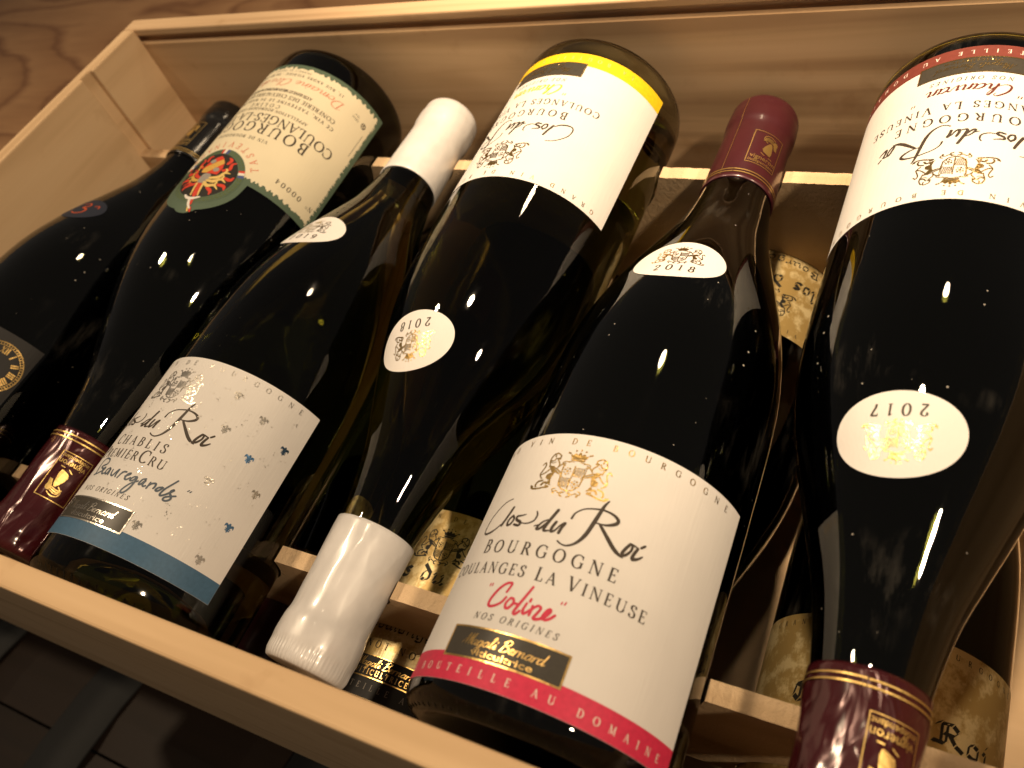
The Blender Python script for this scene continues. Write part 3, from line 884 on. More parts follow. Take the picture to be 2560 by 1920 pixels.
def crest(ink, fine, cx, cy, k=1.0):
    """two lions holding a quartered shield under a crown; (cx, cy) is the foot of the shield"""
    def P(x, y, m=1):
        return (cx + m * x * k, cy + (y - 60.0) * k)
    for m in (1, -1):
        for i, st in enumerate(LION):
            ink.brush([P(x, y, m) for x, y in st], (.46 if i not in (5, 6) else .60) * k)
        for pl in LIONF:
            q = [P(x, y, m) for x, y in pl]
            ink.poly(q if m == 1 else q[::-1])
        ink.dot(P(-12.4, 61.1, m), .5 * k)
        ink.brush([P(-9.2, 62.0, m), P(-8.4, 62.9, m), P(-7.4, 62.6, m)], .7 * k)
        ink.brush([P(-8.9, 70.2, m), P(-8.0, 69.9, m), P(-7.2, 70.4, m)], .3 * k)
        # scroll under the shield
        ink.brush([P(-.5, 60.2, m), P(-2, 59.8, m), P(-3.2, 60.4, m), P(-4.3, 60.1, m), P(-4.6, 60.9, m), P(-3.8, 61.2, m)], .4 * k)
        ink.brush([P(-1.2, 60.3, m), P(-1.6, 59.2, m), P(-.8, 58.8, m)], .5 * k)
        ink.dot(P(-3.9, 59.6, m), .4 * k)
        ink.brush([P(-4.0, 69.6, m), P(-4.6, 70.3, m), P(-3.6, 70.8, m), P(-2.4, 70.6, m)], .35 * k)
    sh = [(-3.9, 69.4), (3.9, 69.4), (3.7, 66), (3.4, 63), (2, 61.4), (0, 60.7), (-2, 61.4), (-3.4, 63), (-3.7, 66), (-3.9, 69.4)]
    ink.stroke([P(x, y) for x, y in sh], .48 * k)
    ink.stroke([P(0, 69.4), P(0, 60.8)], .4 * k)
    ink.stroke([P(-3.8, 65.5), P(3.8, 65.5)], .4 * k)
    for ox, oy in ((.5, 66.1), (-3.1, 62.2)):
        for i in range(5):
            fine.stroke([P(ox + i * .55, oy), P(ox + i * .55 + .5, oy + 2.7)], .26 * k, False)
        fine.stroke([P(ox - .1, oy - .1), P(ox + 2.9, oy - .1), P(ox + 2.9, oy + 2.9), P(ox - .1, oy + 2.9), P(ox - .1, oy - .1)], .2 * k)
    for ox, oy in ((-2, 67.5), (1.8, 63.4)):
        for i in range(7):
            a = i * .9
            fine.dot(P(ox + 1.0 * math.cos(a), oy + 1.1 * math.sin(a)), (.25 + .12 * (i % 2)) * k, 6)
        fine.dot(P(ox, oy), .45 * k, 8)
    # crown
    ink.poly([P(-2.3, 71.2), P(2.3, 71.2), P(2.5, 71.9), P(-2.5, 71.9)])
    ink.poly([P(-2.4, 72.0), P(2.4, 72.0), P(3.1, 73.6), P(1.9, 73.2), P(1.5, 74.5), P(.8, 73.3), P(0, 74.9), P(-.8, 73.3), P(-1.5, 74.5), P(-1.9, 73.2), P(-3.1, 73.6)][::1])
    for x, y in ((-3.9, 74.0), (-3.3, 73.8), (-1.6, 74.9), (0, 75.2), (1.6, 74.9), (3.3, 73.8), (3.9, 74.0)):
        ink.dot(P(x, y), .34 * k, 8)
    ink.stroke([P(-2.6, 70.9), P(2.6, 70.9)], .3 * k)

def fleur(ink, cx, cy, k):
    """lily flower: a pointed middle petal, two curled side petals, a band and three small feet"""
    ink.poly([(cx, cy + 1.25 * k), (cx - .42 * k, cy + .45 * k), (cx - .14 * k, cy - .35 * k), (cx + .14 * k, cy - .35 * k), (cx + .42 * k, cy + .45 * k)])
    for m in (-1, 1):
        ink.brush([(cx + m * .16 * k, cy - .35 * k), (cx + m * .52 * k, cy + .25 * k), (cx + m * .92 * k, cy + .50 * k), (cx + m * 1.12 * k, cy - .05 * k)], [.26 * k, .55 * k, .50 * k, .22 * k])
        ink.brush([(cx, cy - .5 * k), (cx + m * .35 * k, cy - .9 * k), (cx + m * .55 * k, cy - .8 * k)], .28 * k)
    ink.stroke([(cx - .6 * k, cy - .45 * k), (cx + .6 * k, cy - .45 * k)], .26 * k)
    ink.stroke([(cx, cy - .4 * k), (cx, cy - 1.2 * k)], .36 * k)

# ================================================================ setting
b = Boxes()
b.box(-1.4, 1.6, -0.300, 0.95, -0.0225, -0.0005)
shelf = b.build('shelf_board', SHELF)
tag(shelf, None, None, None, 'structure')
fl = mesh_obj('floor', [(-6, -6, -0.965), (6, -6, -0.965), (6, 6, -0.86), (-6, 6, -0.86)], [(0, 1, 2, 3)], FLOOR, None, False)
tag(fl, None, None, None, 'structure')

# barrel lying under the shelf
barrel = empty('barrel', (-0.02, -0.42, -0.965))
tag(barrel, 'dark oak barrel with steel hoops lying under the shelf board', 'barrel')
BR, BL = 0.415, 0.46
def barrel_r(x):
    return BR - 0.075 * (x / BL) ** 2
NST = 26
sv, sf = [], []
for i in range(9):
    x = -BL + 2 * BL * i / 8
    r = barrel_r(x)
    for j, a in enumerate((-0.49, -0.25, 0, 0.25, 0.49)):
        t = a * 2 * math.pi / NST
        edge = 0.003 if j in (0, 4) else 0.0
        sv.append((x, (r - edge) * math.sin(t), (r - edge) * math.cos(t)))
    for a in (0.49, -0.49):
        t = a * 2 * math.pi / NST
        sv.append((x, (r - 0.022) * math.sin(t), (r - 0.022) * math.cos(t)))
for i in range(8):
    for j in range(7):
        k = (j + 1) % 7
        sf.append((7 * i + j, 7 * i + k, 7 * i + 7 + k, 7 * i + 7 + j))
sf += [tuple(range(7)), tuple(reversed(range(56, 63)))]
first = mesh_obj('stave', sv, sf, STAVE, barrel, False)
first.location = (0, 0, BR)
for k in range(1, NST):
    o = first.copy()
    COL.objects.link(o)
    o.parent = barrel
    o.rotation_euler = (2 * math.pi * k / NST, 0, 0)
for x0 in (-0.41, -0.31, -0.17, -0.02, 0.17, 0.31, 0.41):
    hv, hf = [], []
    for i, x in enumerate((x0 - 0.022, x0 + 0.022)):
        for rr in (0.002, 0.0045):
            for k in range(64):
                a = 2 * math.pi * k / 64
                r = barrel_r(x) + rr
                hv.append((x, r * math.sin(a), r * math.cos(a)))
    for k in range(64):
        l = (k + 1) % 64
        for A, B in ((0, 64), (64, 192), (192, 128), (128, 0)):
            hf.append((A + k, A + l, B + l, B + k))
    h = mesh_obj('hoop', hv, hf, HOOP, barrel, True)
    h.location = (0, 0, BR)
for x in (-BL + 0.02, BL - 0.02):
    r = barrel_r(x) - 0.021
    hv = [(x, r * math.sin(2 * math.pi * k / 48), r * math.cos(2 * math.pi * k / 48)) for k in range(48)]
    h = mesh_obj('barrel_head', hv + [(x + 0.01, p[1], p[2]) for p in hv], [tuple(range(48)), tuple(reversed(range(48, 96)))], STAVE, barrel, False)
    h.location = (0, 0, BR)

# ================================================================ crate
XR = 540.0
TL, TB, TF, D, HH = 10.4, 11.5, 9.4, 314.0, 190.0
mm = lambda p: tuple(q / 1000 for q in p)
crate = empty('wine_crate', (XR / 2000, -D / 2000, 0))
tag(crate, 'open pale poplar wine crate full of bottles lying head to tail', 'crate')
OX, OY = XR / 2, -D / 2
def cr(name, boxes, mat):
    boxes.v = [((x - OX) / 1000, (y - OY) / 1000, (z + HH) / 1000) for x, y, z in boxes.v]
    o = boxes.build(name, mat, crate)
    return bevelled(o, 0.0010)
b = Boxes()
b.prism([(0, -HH), (TB, -HH), (TB, 0), (0, 0), (0, -5.0), (5.5, -5.0), (5.5, -9.2), (0, -9.2)], 'x', -TL, XR + TL)
cr('back_panel', b, WOOD_B)
b = Boxes()
b.box(-TL, XR + TL, -D - TF, -D, -HH, 0)
cr('front_panel', b, WOOD)
for side in (0, 1):
    f = (lambda x: x) if side == 0 else (lambda x: XR - x)
    pts = [(-TL, -D), (-TL, 0), (0, 0), (0, -41.8), (-4, -41.8), (-4, -51.0), (0, -51.0), (0, -264.9), (-4, -264.9), (-4, -272.8), (0, -272.8), (0, -D)]
    b = Boxes()
    b.prism([(f(x), y) for x, y in pts], 'z', -HH, 0)
    cr('end_panel', b, WOOD_Y)
b = Boxes()
b.box(0.1, XR - 0.1, -D + 0.1, -0.1, -HH, -HH + 8.6)
cr('floor_panel', b, WOOD)

# ================================================================ bottles
UP = {  # base point (mm, rim of the crate = 0) and axis from the base to the neck
 'A': ((58.892, -313.2, -49.865), (0.0018677, 0.9998671, -0.0161955)),
 'B': ((143.637, -9.086, -50.267), (-0.0055267, -0.9999151, -0.0117985)),
 'C': ((224.023, -313.145, -51.801), (-0.0045728, 0.9999773, -0.004956)),
 'D': ((309.770, -9.424, -49.578), (-0.0255882, -0.9992273, -0.0298336)),
 'E': ((392.453, -307.732, -50.961), (-0.0095833, 0.9997687, -0.0192523)),
 'F': ((477.816, -20.970, -46.961), (-0.0088611, -0.9999361, 0.0070166)),
}
LZ = -HH + 8.6 + 41.05
LOW = {k: ((x, -5.0 if back else -309.0, LZ), (0.0, -1.0 if back else 1.0, 0.0)) for k, x, back in
       (('A', 59, 1), ('B', 143, 0), ('C', 222, 1), ('D', 306, 0), ('E', 391, 1), ('F', 476.5, 0))}

GLASS_PROF = [(16, 0.5), (15.5, 8), (12, 19), (5, 27.5), (1.2, 31.5), (0.0, 34.0), (0.25, 36.5), (1.3, 38.8), (3.2, 40.3), (6.5, 40.95)] + \
    [(s, body_r(s)) for s in (10, 40, 75, 105)] + [(s, body_r(s)) for s in range(112, 238, 4)] + [(238, 15.28), (241, 15.02), (246, 14.7), (256, 14.3), (284, 13.8)]
WINE_PROF = [(20.5, 0.5), (20, 9), (16, 21), (9, 31), (4.5, 35.5), (6.5, 37.0), (10, 37.6)] + [(s, body_r(s) - 3.3) for s in (40, 75, 105)] + [(s, body_r(s) - 3.3) for s in range(112, 236, 4)] + [(240, 11.4), (282, 10.8)]
KN_V, KN_F = [], []
for k in range(72):
    a = 2 * math.pi * k / 72
    er = Vector((math.sin(a), -math.cos(a), 0))
    et = Vector((math.cos(a), math.sin(a), 0))
    c = er * 38.6 + Vector((0, 0, 1.9))
    d1 = (er * 0.72 + Vector((0, 0, 0.69)))
    d2 = (er * 0.69 - Vector((0, 0, 0.72)))
    b0 = len(KN_V)
    for i in range(5):
        th = math.pi * i / 4
        for j in range(6):
            p = 2 * math.pi * j / 6
            KN_V.append(tuple((c + d1 * (2.4 * math.cos(th)) + (et * math.cos(p) * 0.6 + d2 * math.sin(p) * 0.55) * math.sin(th)) / 1000))
    for i in range(4):
        for j in range(6):
            l = (j + 1) % 6
            KN_F.append((b0 + i * 6 + j, b0 + i * 6 + l, b0 + i * 6 + 6 + l, b0 + i * 6 + 6 + j))

class Bottle:
    def __init__(s, base, axis, label, group, glass, cap_mat=None, cap_from=241.0, crush=0.0, flute=False, seed=0):
        a = Vector(axis).normalized()
        up = Vector((0, 0, 1))
        up = (up - a * up.dot(a)).normalized()
        rt = a.cross(up)
        m = Matrix.Identity(4)
        for i in range(3):
            m[i][0], m[i][1], m[i][2] = rt[i], -up[i], a[i]
            m[i][3] = base[i] / 1000
        m[2][3] += Z0
        s.root = empty('wine_bottle', (0, 0, 0))
        s.root.matrix_world = m
        tag(s.root, label, 'bottle', group)
        v, f = lathe(GLASS_PROF, 112)
        s.glass = mesh_obj('glass_body', v, f, glass, s.root)
        if glass is not GLASS_WHITE:
            v, f = lathe(WINE_PROF, 96)
            mesh_obj('wine', v, f, WINE, s.glass)
        k = mesh_obj('base_knurling', KN_V, KN_F, KNURL, s.root)
        k['kind'] = 'stuff'
        cm = cap_mat
        def disp(t, ang):
            d = 0.0
            if crush:
                p = Vector((math.sin(ang) * 1.5, math.cos(ang) * 1.5, t / 22.0)) + Vector((seed, 0, 0))
                n = noise.noise(p)
                d += crush * (abs(n) * -1.6 + 0.25)
                d += crush * .5 * (abs(noise.noise(p * 2.3 + Vector((7, 3, 1)))) * -1.3 + .2)
                d *= min(1, (t - cap_from) / 4)
            if flute and t > 289.5:
                d += 0.11 * math.sin(ang * 60) * min(1, (t - 289.5) / 1.5) * (1 if 0.5 + .5 * math.sin(ang * 2 + 1) > .25 else .3)
            return d
        n = 44
        prof = [(cap_from - .1, cap_r(cap_from) - .35)] + [(cap_from + (296.3 - cap_from) * i / n, cap_r(cap_from + (296.3 - cap_from) * i / n)) for i in range(n + 1)]
        prof += [(296.7, 13.2), (296.75, 8), (296.6, .5)]
        v, f = lathe(prof, 360 if flute else 176 if crush else 96, False, True, disp)
        s.cap = mesh_obj('capsule', v, f, cm, s.root)
        s.cap_from = cap_from
    def cap_rings(s, mat, offs=(2.4, 4.2)):
        k = Ink()
        for o in offs:
            n = 60
            k.lay += 1
            pts = []
            for i in range(n + 1):
                u = 2 * math.pi * 15.6 * i / n
                pts += [(u, s.cap_from + o), (u, s.cap_from + o + .55)]
            k._add(pts, [(2 * i, 2 * i + 2, 2 * i + 3, 2 * i + 1) for i in range(n)])
        k.build('gold_band', mat, s.cap, lambda t: cap_r(t), 0.34)
    def emblem(s, uc, s0, mat, fill, off=0.2):
        """framed grower's mark: a stooping figure carrying a basket over two lines of lettering"""
        k, g = Ink(), Ink()
        k.frame(uc - 6.9, s0, uc + 6.9, s0 + 21.5, .32)
        sans(k, 'vigneron', uc - 5.6, uc + 6.2, s0 + 3.6, 3.6)
        sans(k, 'indépendant', uc - 5.9, uc + 6.3, s0 + 1.2, 2.5)
        k.stroke([(uc - 1.6, s0 + 7.9), (uc + 0.1, s0 + 6.9)], .4)
        k.stroke([(uc + 2.3, s0 + 6.7), (uc + 4.0, s0 + 6.6)], .4)
        body = [(uc + 1.2, s0 + 15.6), (uc - 0.7, s0 + 12.4), (uc - 1.3, s0 + 9.6), (uc + .6, s0 + 8.4), (uc + 2.7, s0 + 7.9), (uc + 3.1, s0 + 9.6), (uc + 2.9, s0 + 12.4), (uc + 2.3, s0 + 15.0)]
        g.poly(catmull(body, 3, True)[:-1])
        g.disc(uc + 3.5, s0 + 16.6, 1.25, 1.5, 16, 2)
        g.poly([(uc + 2.6, s0 + 15.8), (uc + 4.6, s0 + 15.8), (uc + 4.9, s0 + 12.9), (uc + 3.4, s0 + 13.2)])
        for t in (0, .8, 1.6):
            k.brush([(uc - 2.0 + t * .3, s0 + 16.9 + t * .9 - .9), (uc - .3, s0 + 16.7 + t), (uc + 2.2, s0 + 16.2 + t)], .42)
        k.brush([(uc - .2, s0 + 15.2), (uc - 2.1, s0 + 17.0), (uc - 1.4, s0 + 19.0), (uc + .8, s0 + 19.6), (uc + 2.9, s0 + 18.7)], .4)
        rf = lambda t: cap_r(t)
        p = k.build('grower_mark', mat, s.cap, rf, off)
        g.build('grower_figure', fill, s.cap, rf, off + .02)

def rot_ink(k, cx, cy, deg):
    c, n = math.cos(math.radians(deg)), math.sin(math.radians(deg))
    k.v = [(cx + (x - cx) * c - (y - cy) * n, cy + (x - cx) * n + (y - cy) * c, l) for x, y, l in k.v]

def frange(a, b, st):
    n = max(1, int(round((b - a) / st)))
    return [a + (b - a) * i / n for i in range(n + 1)]

def clos_label(bt, uc, s0, band, foil_m, wine, scriptmat):
    k = Ink()
    k.columns(frange(uc - 58.5, uc + 58.5, 1.5), lambda u: s0, lambda u: s0 + 81, 16)
    lab = k.build('label', PAPER, bt.root, body_r, 0.12)
    k = Ink()
    k.columns(frange(uc - 58.45, uc + 58.45, 1.5), lambda u: s0 + .05, lambda u: s0 + 7.9, 3)
    k.build('colour_band', band, lab, body_r, 0.16)
    k = Ink()
    serif(k, 'LA BOUTEILLE AU DOMAINE', uc - 40, uc + 52.5, s0 + 2.4, 2.15, thin=.07)
    if wine != 'chablis':
        k.build('band_lettering', PALE_INK if band is not YELLOW else GOLDLIGHT, lab, body_r, .23)
    k, fine = Ink(), Ink()
    serif(k, 'GRAND VIN DE BOURGOGNE', uc - 51, uc + 50.5, s0 + 77.2, 2.1, thin=.09)
    crest(k, fine, uc, s0 + 60)
    k.build('foil_crest', foil_m, lab, body_r, .17)
    fine.build('foil_shield', foil_m, lab, body_r, .23)
    k = Ink()
    clos_du_roi(k, uc, s0)
    if wine == 'chablis':
        serif(k, 'Chablis', uc - 13.6, uc + 14.9, s0 + 38.7, 4.4, small=.88)
        serif(k, 'PremierCru', uc - 19, uc + 18.3, s0 + 32.8, 5.2, small=.72)
        serif(k, 'NOS ORIGINES', uc - 12.6, uc + 13.2, s0 + 18.2, 1.95, .22)
    else:
        serif(k, 'Bourgogne', uc - 22, uc + 22.9, s0 + 38.6, 4.5, small=.90)
        serif(k, 'coulanges La Vineuse', uc - 34.3, uc + 34.2, s0 + 31.9, 4.1, small=.86)
        serif(k, 'NOS ORIGINES', uc - 13, uc + 13.5, s0 + 17.9, 1.95, .22)
    k.build('lettering', INK, lab, body_r, .17)
    k = Ink()
    if wine == 'coline':
        for i, st in enumerate(COLINE):
            k.brush([(uc + x, s0 + y) for x, y in st], .42 if i >= 8 else ([.75, .95, .8] if len(st) > 3 else .8))
    elif wine == 'chablis':
        for i, st in enumerate(BEAU):
            k.brush([(uc + x, s0 + y) for x, y in st], [.65, .85, .7] if i < 14 else .4)
    else:
        script(k, 'Chanvan', uc - 13.5, uc + 14.0, s0 + 22.4, 2.9, .30, .85, .30)
        for q in (-16.2, -15.2, 17.6, 18.6):
            k.stroke([(uc + q, s0 + 27.6), (uc + q + .3, s0 + 28.6)], .38)
    k.build('cuvee_name', scriptmat, lab, body_r, .18)
    k = Ink()
    k.columns(frange(uc - 18.7, uc + 18.8, 1.4), lambda u: s0 + 6.6, lambda u: s0 + 15.7, 3)
    pl = k.build('name_plate', BOXDARK, lab, body_r, .22)
    k = Ink()
    k.frame(uc - 18.7, s0 + 6.6, uc + 18.8, s0 + 15.7, .5)
    script(k, 'Magali Bernard', uc - 13, uc + 12.6, s0 + 10.5, 1.45, .35, .34, .17)
    sans(k, 'viticultrice', uc - 8.6, uc + 10.4, s0 + 7.8, 2.7)
    k.build('plate_lettering', foil_m, lab, body_r, .27)
    if wine == 'chablis':
        k = Ink()
        for x, y in ((39.1, 67), (34.3, 36.9), (51.6, 41.6), (46.7, 11.5), (21.8, 12), (29.1, 56.9), (26.2, 71)):
            q = Ink()
            fleur(q, uc + x, s0 + y, 1.55)
            q.build('fleur_de_lis', SILVER, lab, body_r, .17)
        for x, y in ((52.2, 61.7), (42.2, 51.4), (49.5, 26.2)):
            q = Ink()
            fleur(q, uc + x, s0 + y, 1.55)
            q.build('fleur_de_lis', BLUEFOIL, lab, body_r, .17)
        rnd = random.Random(4)
        for i in range(110):
            x, y = rnd.uniform(-12, 56), rnd.uniform(9.5, 74)
            if rnd.random() < .5 or x > 30:
                pass
            for j in range(rnd.randint(2, 5)):
                k.dot((uc + x + rnd.uniform(-1, 1), s0 + y + rnd.uniform(-1, 1)), rnd.uniform(.08, .24), 6)
        k.build('silver_sparkle', SILVER, lab, body_r, .17)['kind'] = 'stuff'
    return lab

def cone_bend(k, uc):
    # a flat paper on the conical shoulder: its level lines sag towards the base at the sides
    k.v = [(x, y - (x - uc) ** 2 / 190.0, l) for x, y, l in k.v]

def neck_label(bt, uc, sc, year, tilt, foil_m, yr_off=0.0):
    k = Ink()
    k.disc(uc, sc, 17.4, 12.1, 64, 9)
    rot_ink(k, uc, sc, tilt)
    cone_bend(k, uc)
    lab = k.build('neck_label', PAPER, bt.root, body_r, .14)
    k = Ink()
    serif(k, year, uc - 7.4, uc + 7.4, sc - 8.2, 3.5, 0.08, thick=.17, thin=.075)
    rot_ink(k, uc, sc, tilt)
    cone_bend(k, uc)
    k.build('vintage_lettering', INK, lab, body_r, .20)
    k, fine = Ink(), Ink()
    crest(k, fine, uc, sc - 2.9, .74)
    rot_ink(k, uc, sc, tilt)
    rot_ink(fine, uc, sc, tilt)
    cone_bend(k, uc)
    cone_bend(fine, uc)
    k.build('foil_crest', foil_m, lab, body_r, .20)
    fine.build('foil_shield', foil_m, lab, body_r, .26)

def gold_label(bt, uc):
    k = Ink()
    k.columns(frange(uc - 59, uc + 59, 1.5), lambda u: 8, lambda u: 90.7, 16)
    lab = k.build('label', TAN, bt.root, body_r, .12)
    k = Ink()
    k.columns(frange(uc - 58.9, uc + 58.9, 1.5), lambda u: 8.1, lambda u: 24.2, 3)
    bd = k.build('black_band', BLACKPAPER, lab, body_r, .16)
    k = Ink()
    k.rect(uc - 20, 15.6, uc + 20, 16.1)
    k.rect(uc - 20, 24.0, uc + 20, 24.4)
    script(k, 'Magali Bernard', uc - 14, uc + 14, 20.0, 1.5, .35, .42, .26)
    serif(k, 'VITICULTRICE', uc - 12.5, uc + 12.5, 16.9, 2.1, thick=.17, thin=.10)
    k.build('gold_lettering', GOLD, lab, body_r, .22)
    k = Ink()
    serif(k, 'MIS EN BOUTEILLE AU DOMAINE', uc - 48, uc + 48, 11.2, 2.3, thin=.08)
    k.build('band_lettering', GREYINK, lab, body_r, .22)
    k, fine = Ink(), Ink()
    serif(k, 'GRAND VIN DE BOURGOGNE', uc - 44, uc + 52, 86.6, 1.9, thin=.08)
    serif(k, 'PINOT NOIR', uc - 19.5, uc + 17.5, 27.4, 2.9)
    gothic(k, 'Clos', uc - 28, uc - 8, 58.4, 4.8)
    gothic(k, 'du', uc - 3.6, uc + 8, 58.4, 4.8)
    gothic(k, 'Roi', uc + 17.5, uc + 41, 58.4, 4.8)
    gothic(k, 'Bourgogne', uc - 20, uc + 20, 47.4, 2.9)
    gothic(k, 'Coulonges', uc - 18, uc + 18, 35.2, 2.6)
    crest(k, fine, uc + 1.5, 67.5)
    k.build('lettering', INK_BLACK, lab, body_r, .17)
    fine.build('shield_lines', INK_BLACK, lab, body_r, .23)

# ---- A: clock label
A = Bottle(*UP['A'], 'dark wine bottle with black clock label and black capsule, next to the crate end wall', 'bottles of the upper layer', GLASS_OLD, CAP_BLACK, 246.0, 0.12, seed=3)
k = Ink()
k.columns(frange(-68, 47.8, 1.5), lambda u: 14, lambda u: 94.6, 16)
lab = k.build('label', BLACKPAPER, A.root, body_r, .12)
k = Ink()
cx, cy = 34.0, 77.0
for r, w in ((12.6, .55), (11.2, .28)):
    k.stroke([(cx + r * math.cos(2 * math.pi * i / 64), cy + r * math.sin(2 * math.pi * i / 64)) for i in range(65)], w, False)
for i in range(60):
    a = 2 * math.pi * i / 60
    k.stroke([(cx + 11.3 * math.cos(a), cy + 11.3 * math.sin(a)), (cx + 12.4 * math.cos(a), cy + 12.4 * math.sin(a))], .35 if i % 5 else .7, False)
for i, num in enumerate(['XII', 'I', 'II', 'III', 'IIII', 'V', 'VI', 'VII', 'VIII', 'IX', 'X', 'XI']):
    q = Ink()
    wd = sum(ADV(c) for c in num) * 2.6
    serif(q, num, -wd / 2, wd / 2, -1.6, 3.2, thick=.22, thin=.09)
    a = math.pi / 2 - 2 * math.pi * i / 12
    rot_ink(q, 0, 0, math.degrees(a) - 90)
    k.lay += 1
    base0 = len(k.v)
    k.v += [(x + cx + 8.9 * math.cos(a), y + cy + 8.9 * math.sin(a), l) for x, y, l in q.v]
    k.f += [tuple(base0 + j for j in f) for f in q.f]
k.dot((cx, cy), .9)
k.brush([(cx, cy), (cx + 2.5, cy - 2.4), (cx + 5.2, cy - 4.4)], [.5, .8, .3])
k.dot((cx + 2.9, cy - 2.6), .75)
k.brush([(cx, cy), (cx - 3.5, cy + 3.2)], [.8, .3])
k.build('gold_clock', GOLD, lab, body_r, .18)
k = Ink()
k.disc(0.5, 177.5, 13.5, 10.0, 48, 8)
nl = k.build('neck_label', NAVYPAPER, A.root, body_r, .14)
k = Ink()
k.brush([(-3, 182), (1, 183), (3, 180.5), (0, 178.5), (4, 177), (4, 173.5), (0, 172), (-3, 173.5)], [.6, 1.1, .7])
k.brush([(6, 181), (8, 182), (9, 180)], .6)
k.build('red_mark', ORANGE_T, nl, body_r, .2)
A.cap_rings(GOLD_M, (1.6, 3.2))
A.emblem(-2.5, 252.5, GOLD_M, GOLD_M)

# ---- B: numbered cream label
B = Bottle(*UP['B'], 'wine bottle with cream numbered label, torn-edge sage border and heraldic emblem, burgundy capsule', 'bottles of the upper layer', GLASS_RED, CAP_REDW, 240.5, 0.4, seed=11)
UB = -3.0
rj = random.Random(9)
jag = {}
def J(u, salt):
    key = (round(u * 1.1), salt)
    if key not in jag:
        jag[key] = rj.uniform(-.8, .8)
    return jag[key]
def b_hi(u):
    d = u - (UB + 1)
    h = 104.2
    if abs(d) < 22.3:
        h = max(h, 107.5 + math.sqrt(22.3 ** 2 - d * d))
    if abs(d + 2) < 7.5:
        h = max(h, 107.5 + 16.8 + math.sqrt(7.5 ** 2 - (d + 2) ** 2))
    return h
k = Ink()
k.columns(frange(UB - 58.5, UB + 58.5, .75), lambda u: 18.0, b_hi, 22)
lab = k.build('label', GREENPAPER, B.root, body_r, .12)
k = Ink()
def c_lo(u):
    return 20.9 + J(u, 1) + .4 * math.sin(u * 1.9)
def c_hi(u):
    return 100.6 + J(u, 2) + .4 * math.sin(u * 1.7 + 1)
k.columns(frange(UB - 55.0, UB + 55.0, .5), c_lo, c_hi, 16)
# torn side edges: small tongues of cream paper
for i in range(80):
    y = 22 + i
    for sgn in (-1, 1):
        w = rj.uniform(.1, 2.0)
        k.poly([(UB + sgn * 54.9, y), (UB + sgn * (54.9 + w), y + .5), (UB + sgn * 54.9, y + 1.05)][::sgn])
paper_o = k.build('cream_sheet', CREAM, lab, body_r, .17)
k = Ink()
serif(k, 'BOURGOGNE', UB - 34.5, UB + 32, 65.3, 6.9, thick=.14)
serif(k, 'COULANGES-LA-VINEUSE', UB - 45.8, UB + 46, 58.4, 6.0, thick=.14)
serif(k, 'VIN DE BOURGOGNE', UB - 16.5, UB + 16.5, 75.2, 2.1)
serif(k, 'APPELLATION BOURGOGNE CONTROLEE', UB - 27, UB + 27, 54.2, 1.9, thick=.17, thin=.09)
serif(k, 'COLINE', UB - 9.4, UB + 9.4, 50.6, 2.6)
serif(k, 'CE VIN, TASTEVINE LE 24 MARS 2017 PAR LA', UB - 38.5, UB + 38.5, 46.9, 2.0, thick=.20, thin=.11)
serif(k, 'CONFRERIE DES CHEVALIERS DU TASTEVIN', UB - 37, UB + 37, 42.2, 2.7)
serif(k, 'A ETE ELEVE ET MIS EN BOUTEILLE AU DOMAINE', UB - 21, UB + 21, 38.4, 1.9, thick=.20, thin=.11)
serif(k, '17, RUE ANDRE VILDIEU - 89580 COULANGES', UB - 33, UB + 33, 25.4, 1.8, thick=.18, thin=.1)
serif(k, 'PRODUIT DE FRANCE', UB - 12, UB + 12, 22.6, 1.3)
serif(k, 'N', UB - 54, UB - 51.4, 91.8, 2.6)
serif(k, 'O', UB - 51.2, UB - 49.8, 93.2, 1.3)
serif(k, '00004', UB - 46, UB - 31, 91.8, 2.9)
k.stroke([(UB - 50.2 + 1.4 * math.cos(i * .42), 31.4 + 1.6 * math.sin(i * .42)) for i in range(16)], .5)
k.brush([(UB - 50.9, 32.2), (UB - 49.8, 31.2), (UB - 50.6, 30.4)], .6)
sans(k, '12,5% vol.', UB - 46.5, UB - 42, 31.2, 1.8)
sans(k, '75 cl', UB - 45.8, UB - 43, 28.9, 1.6)
k.stroke([(UB - 53, 36), (UB - 53, 52)], .25)
k.build('lettering', INK, lab, body_r, .24)
k = Ink()
script(k, 'Domaine Clos du Roi', UB - 36, UB + 33, 30.2, 2.5, .25, .55, .2)
k.build('estate_name', RED_PALE, lab, body_r, .24)
k = Ink()
for i, ch in enumerate('TASTEVINAGE'):
    a = math.radians(211 + 11.8 * i)
    q = Ink()
    serif(q, ch, -ADV(ch) * 1.75, ADV(ch) * 1.75, -1.9, 3.8, thick=.13, thin=.09)
    rot_ink(q, 0, 0, math.degrees(a) + 90)
    b0 = len(k.v)
    k.v += [(x + UB + 23.2 * math.cos(a), y + 106.5 + 23.2 * math.sin(a), l) for x, y, l in q.v]
    k.f += [tuple(b0 + j for j in f) for f in q.f]
k.build('arc_lettering', RED_PALE, lab, body_r, .24)
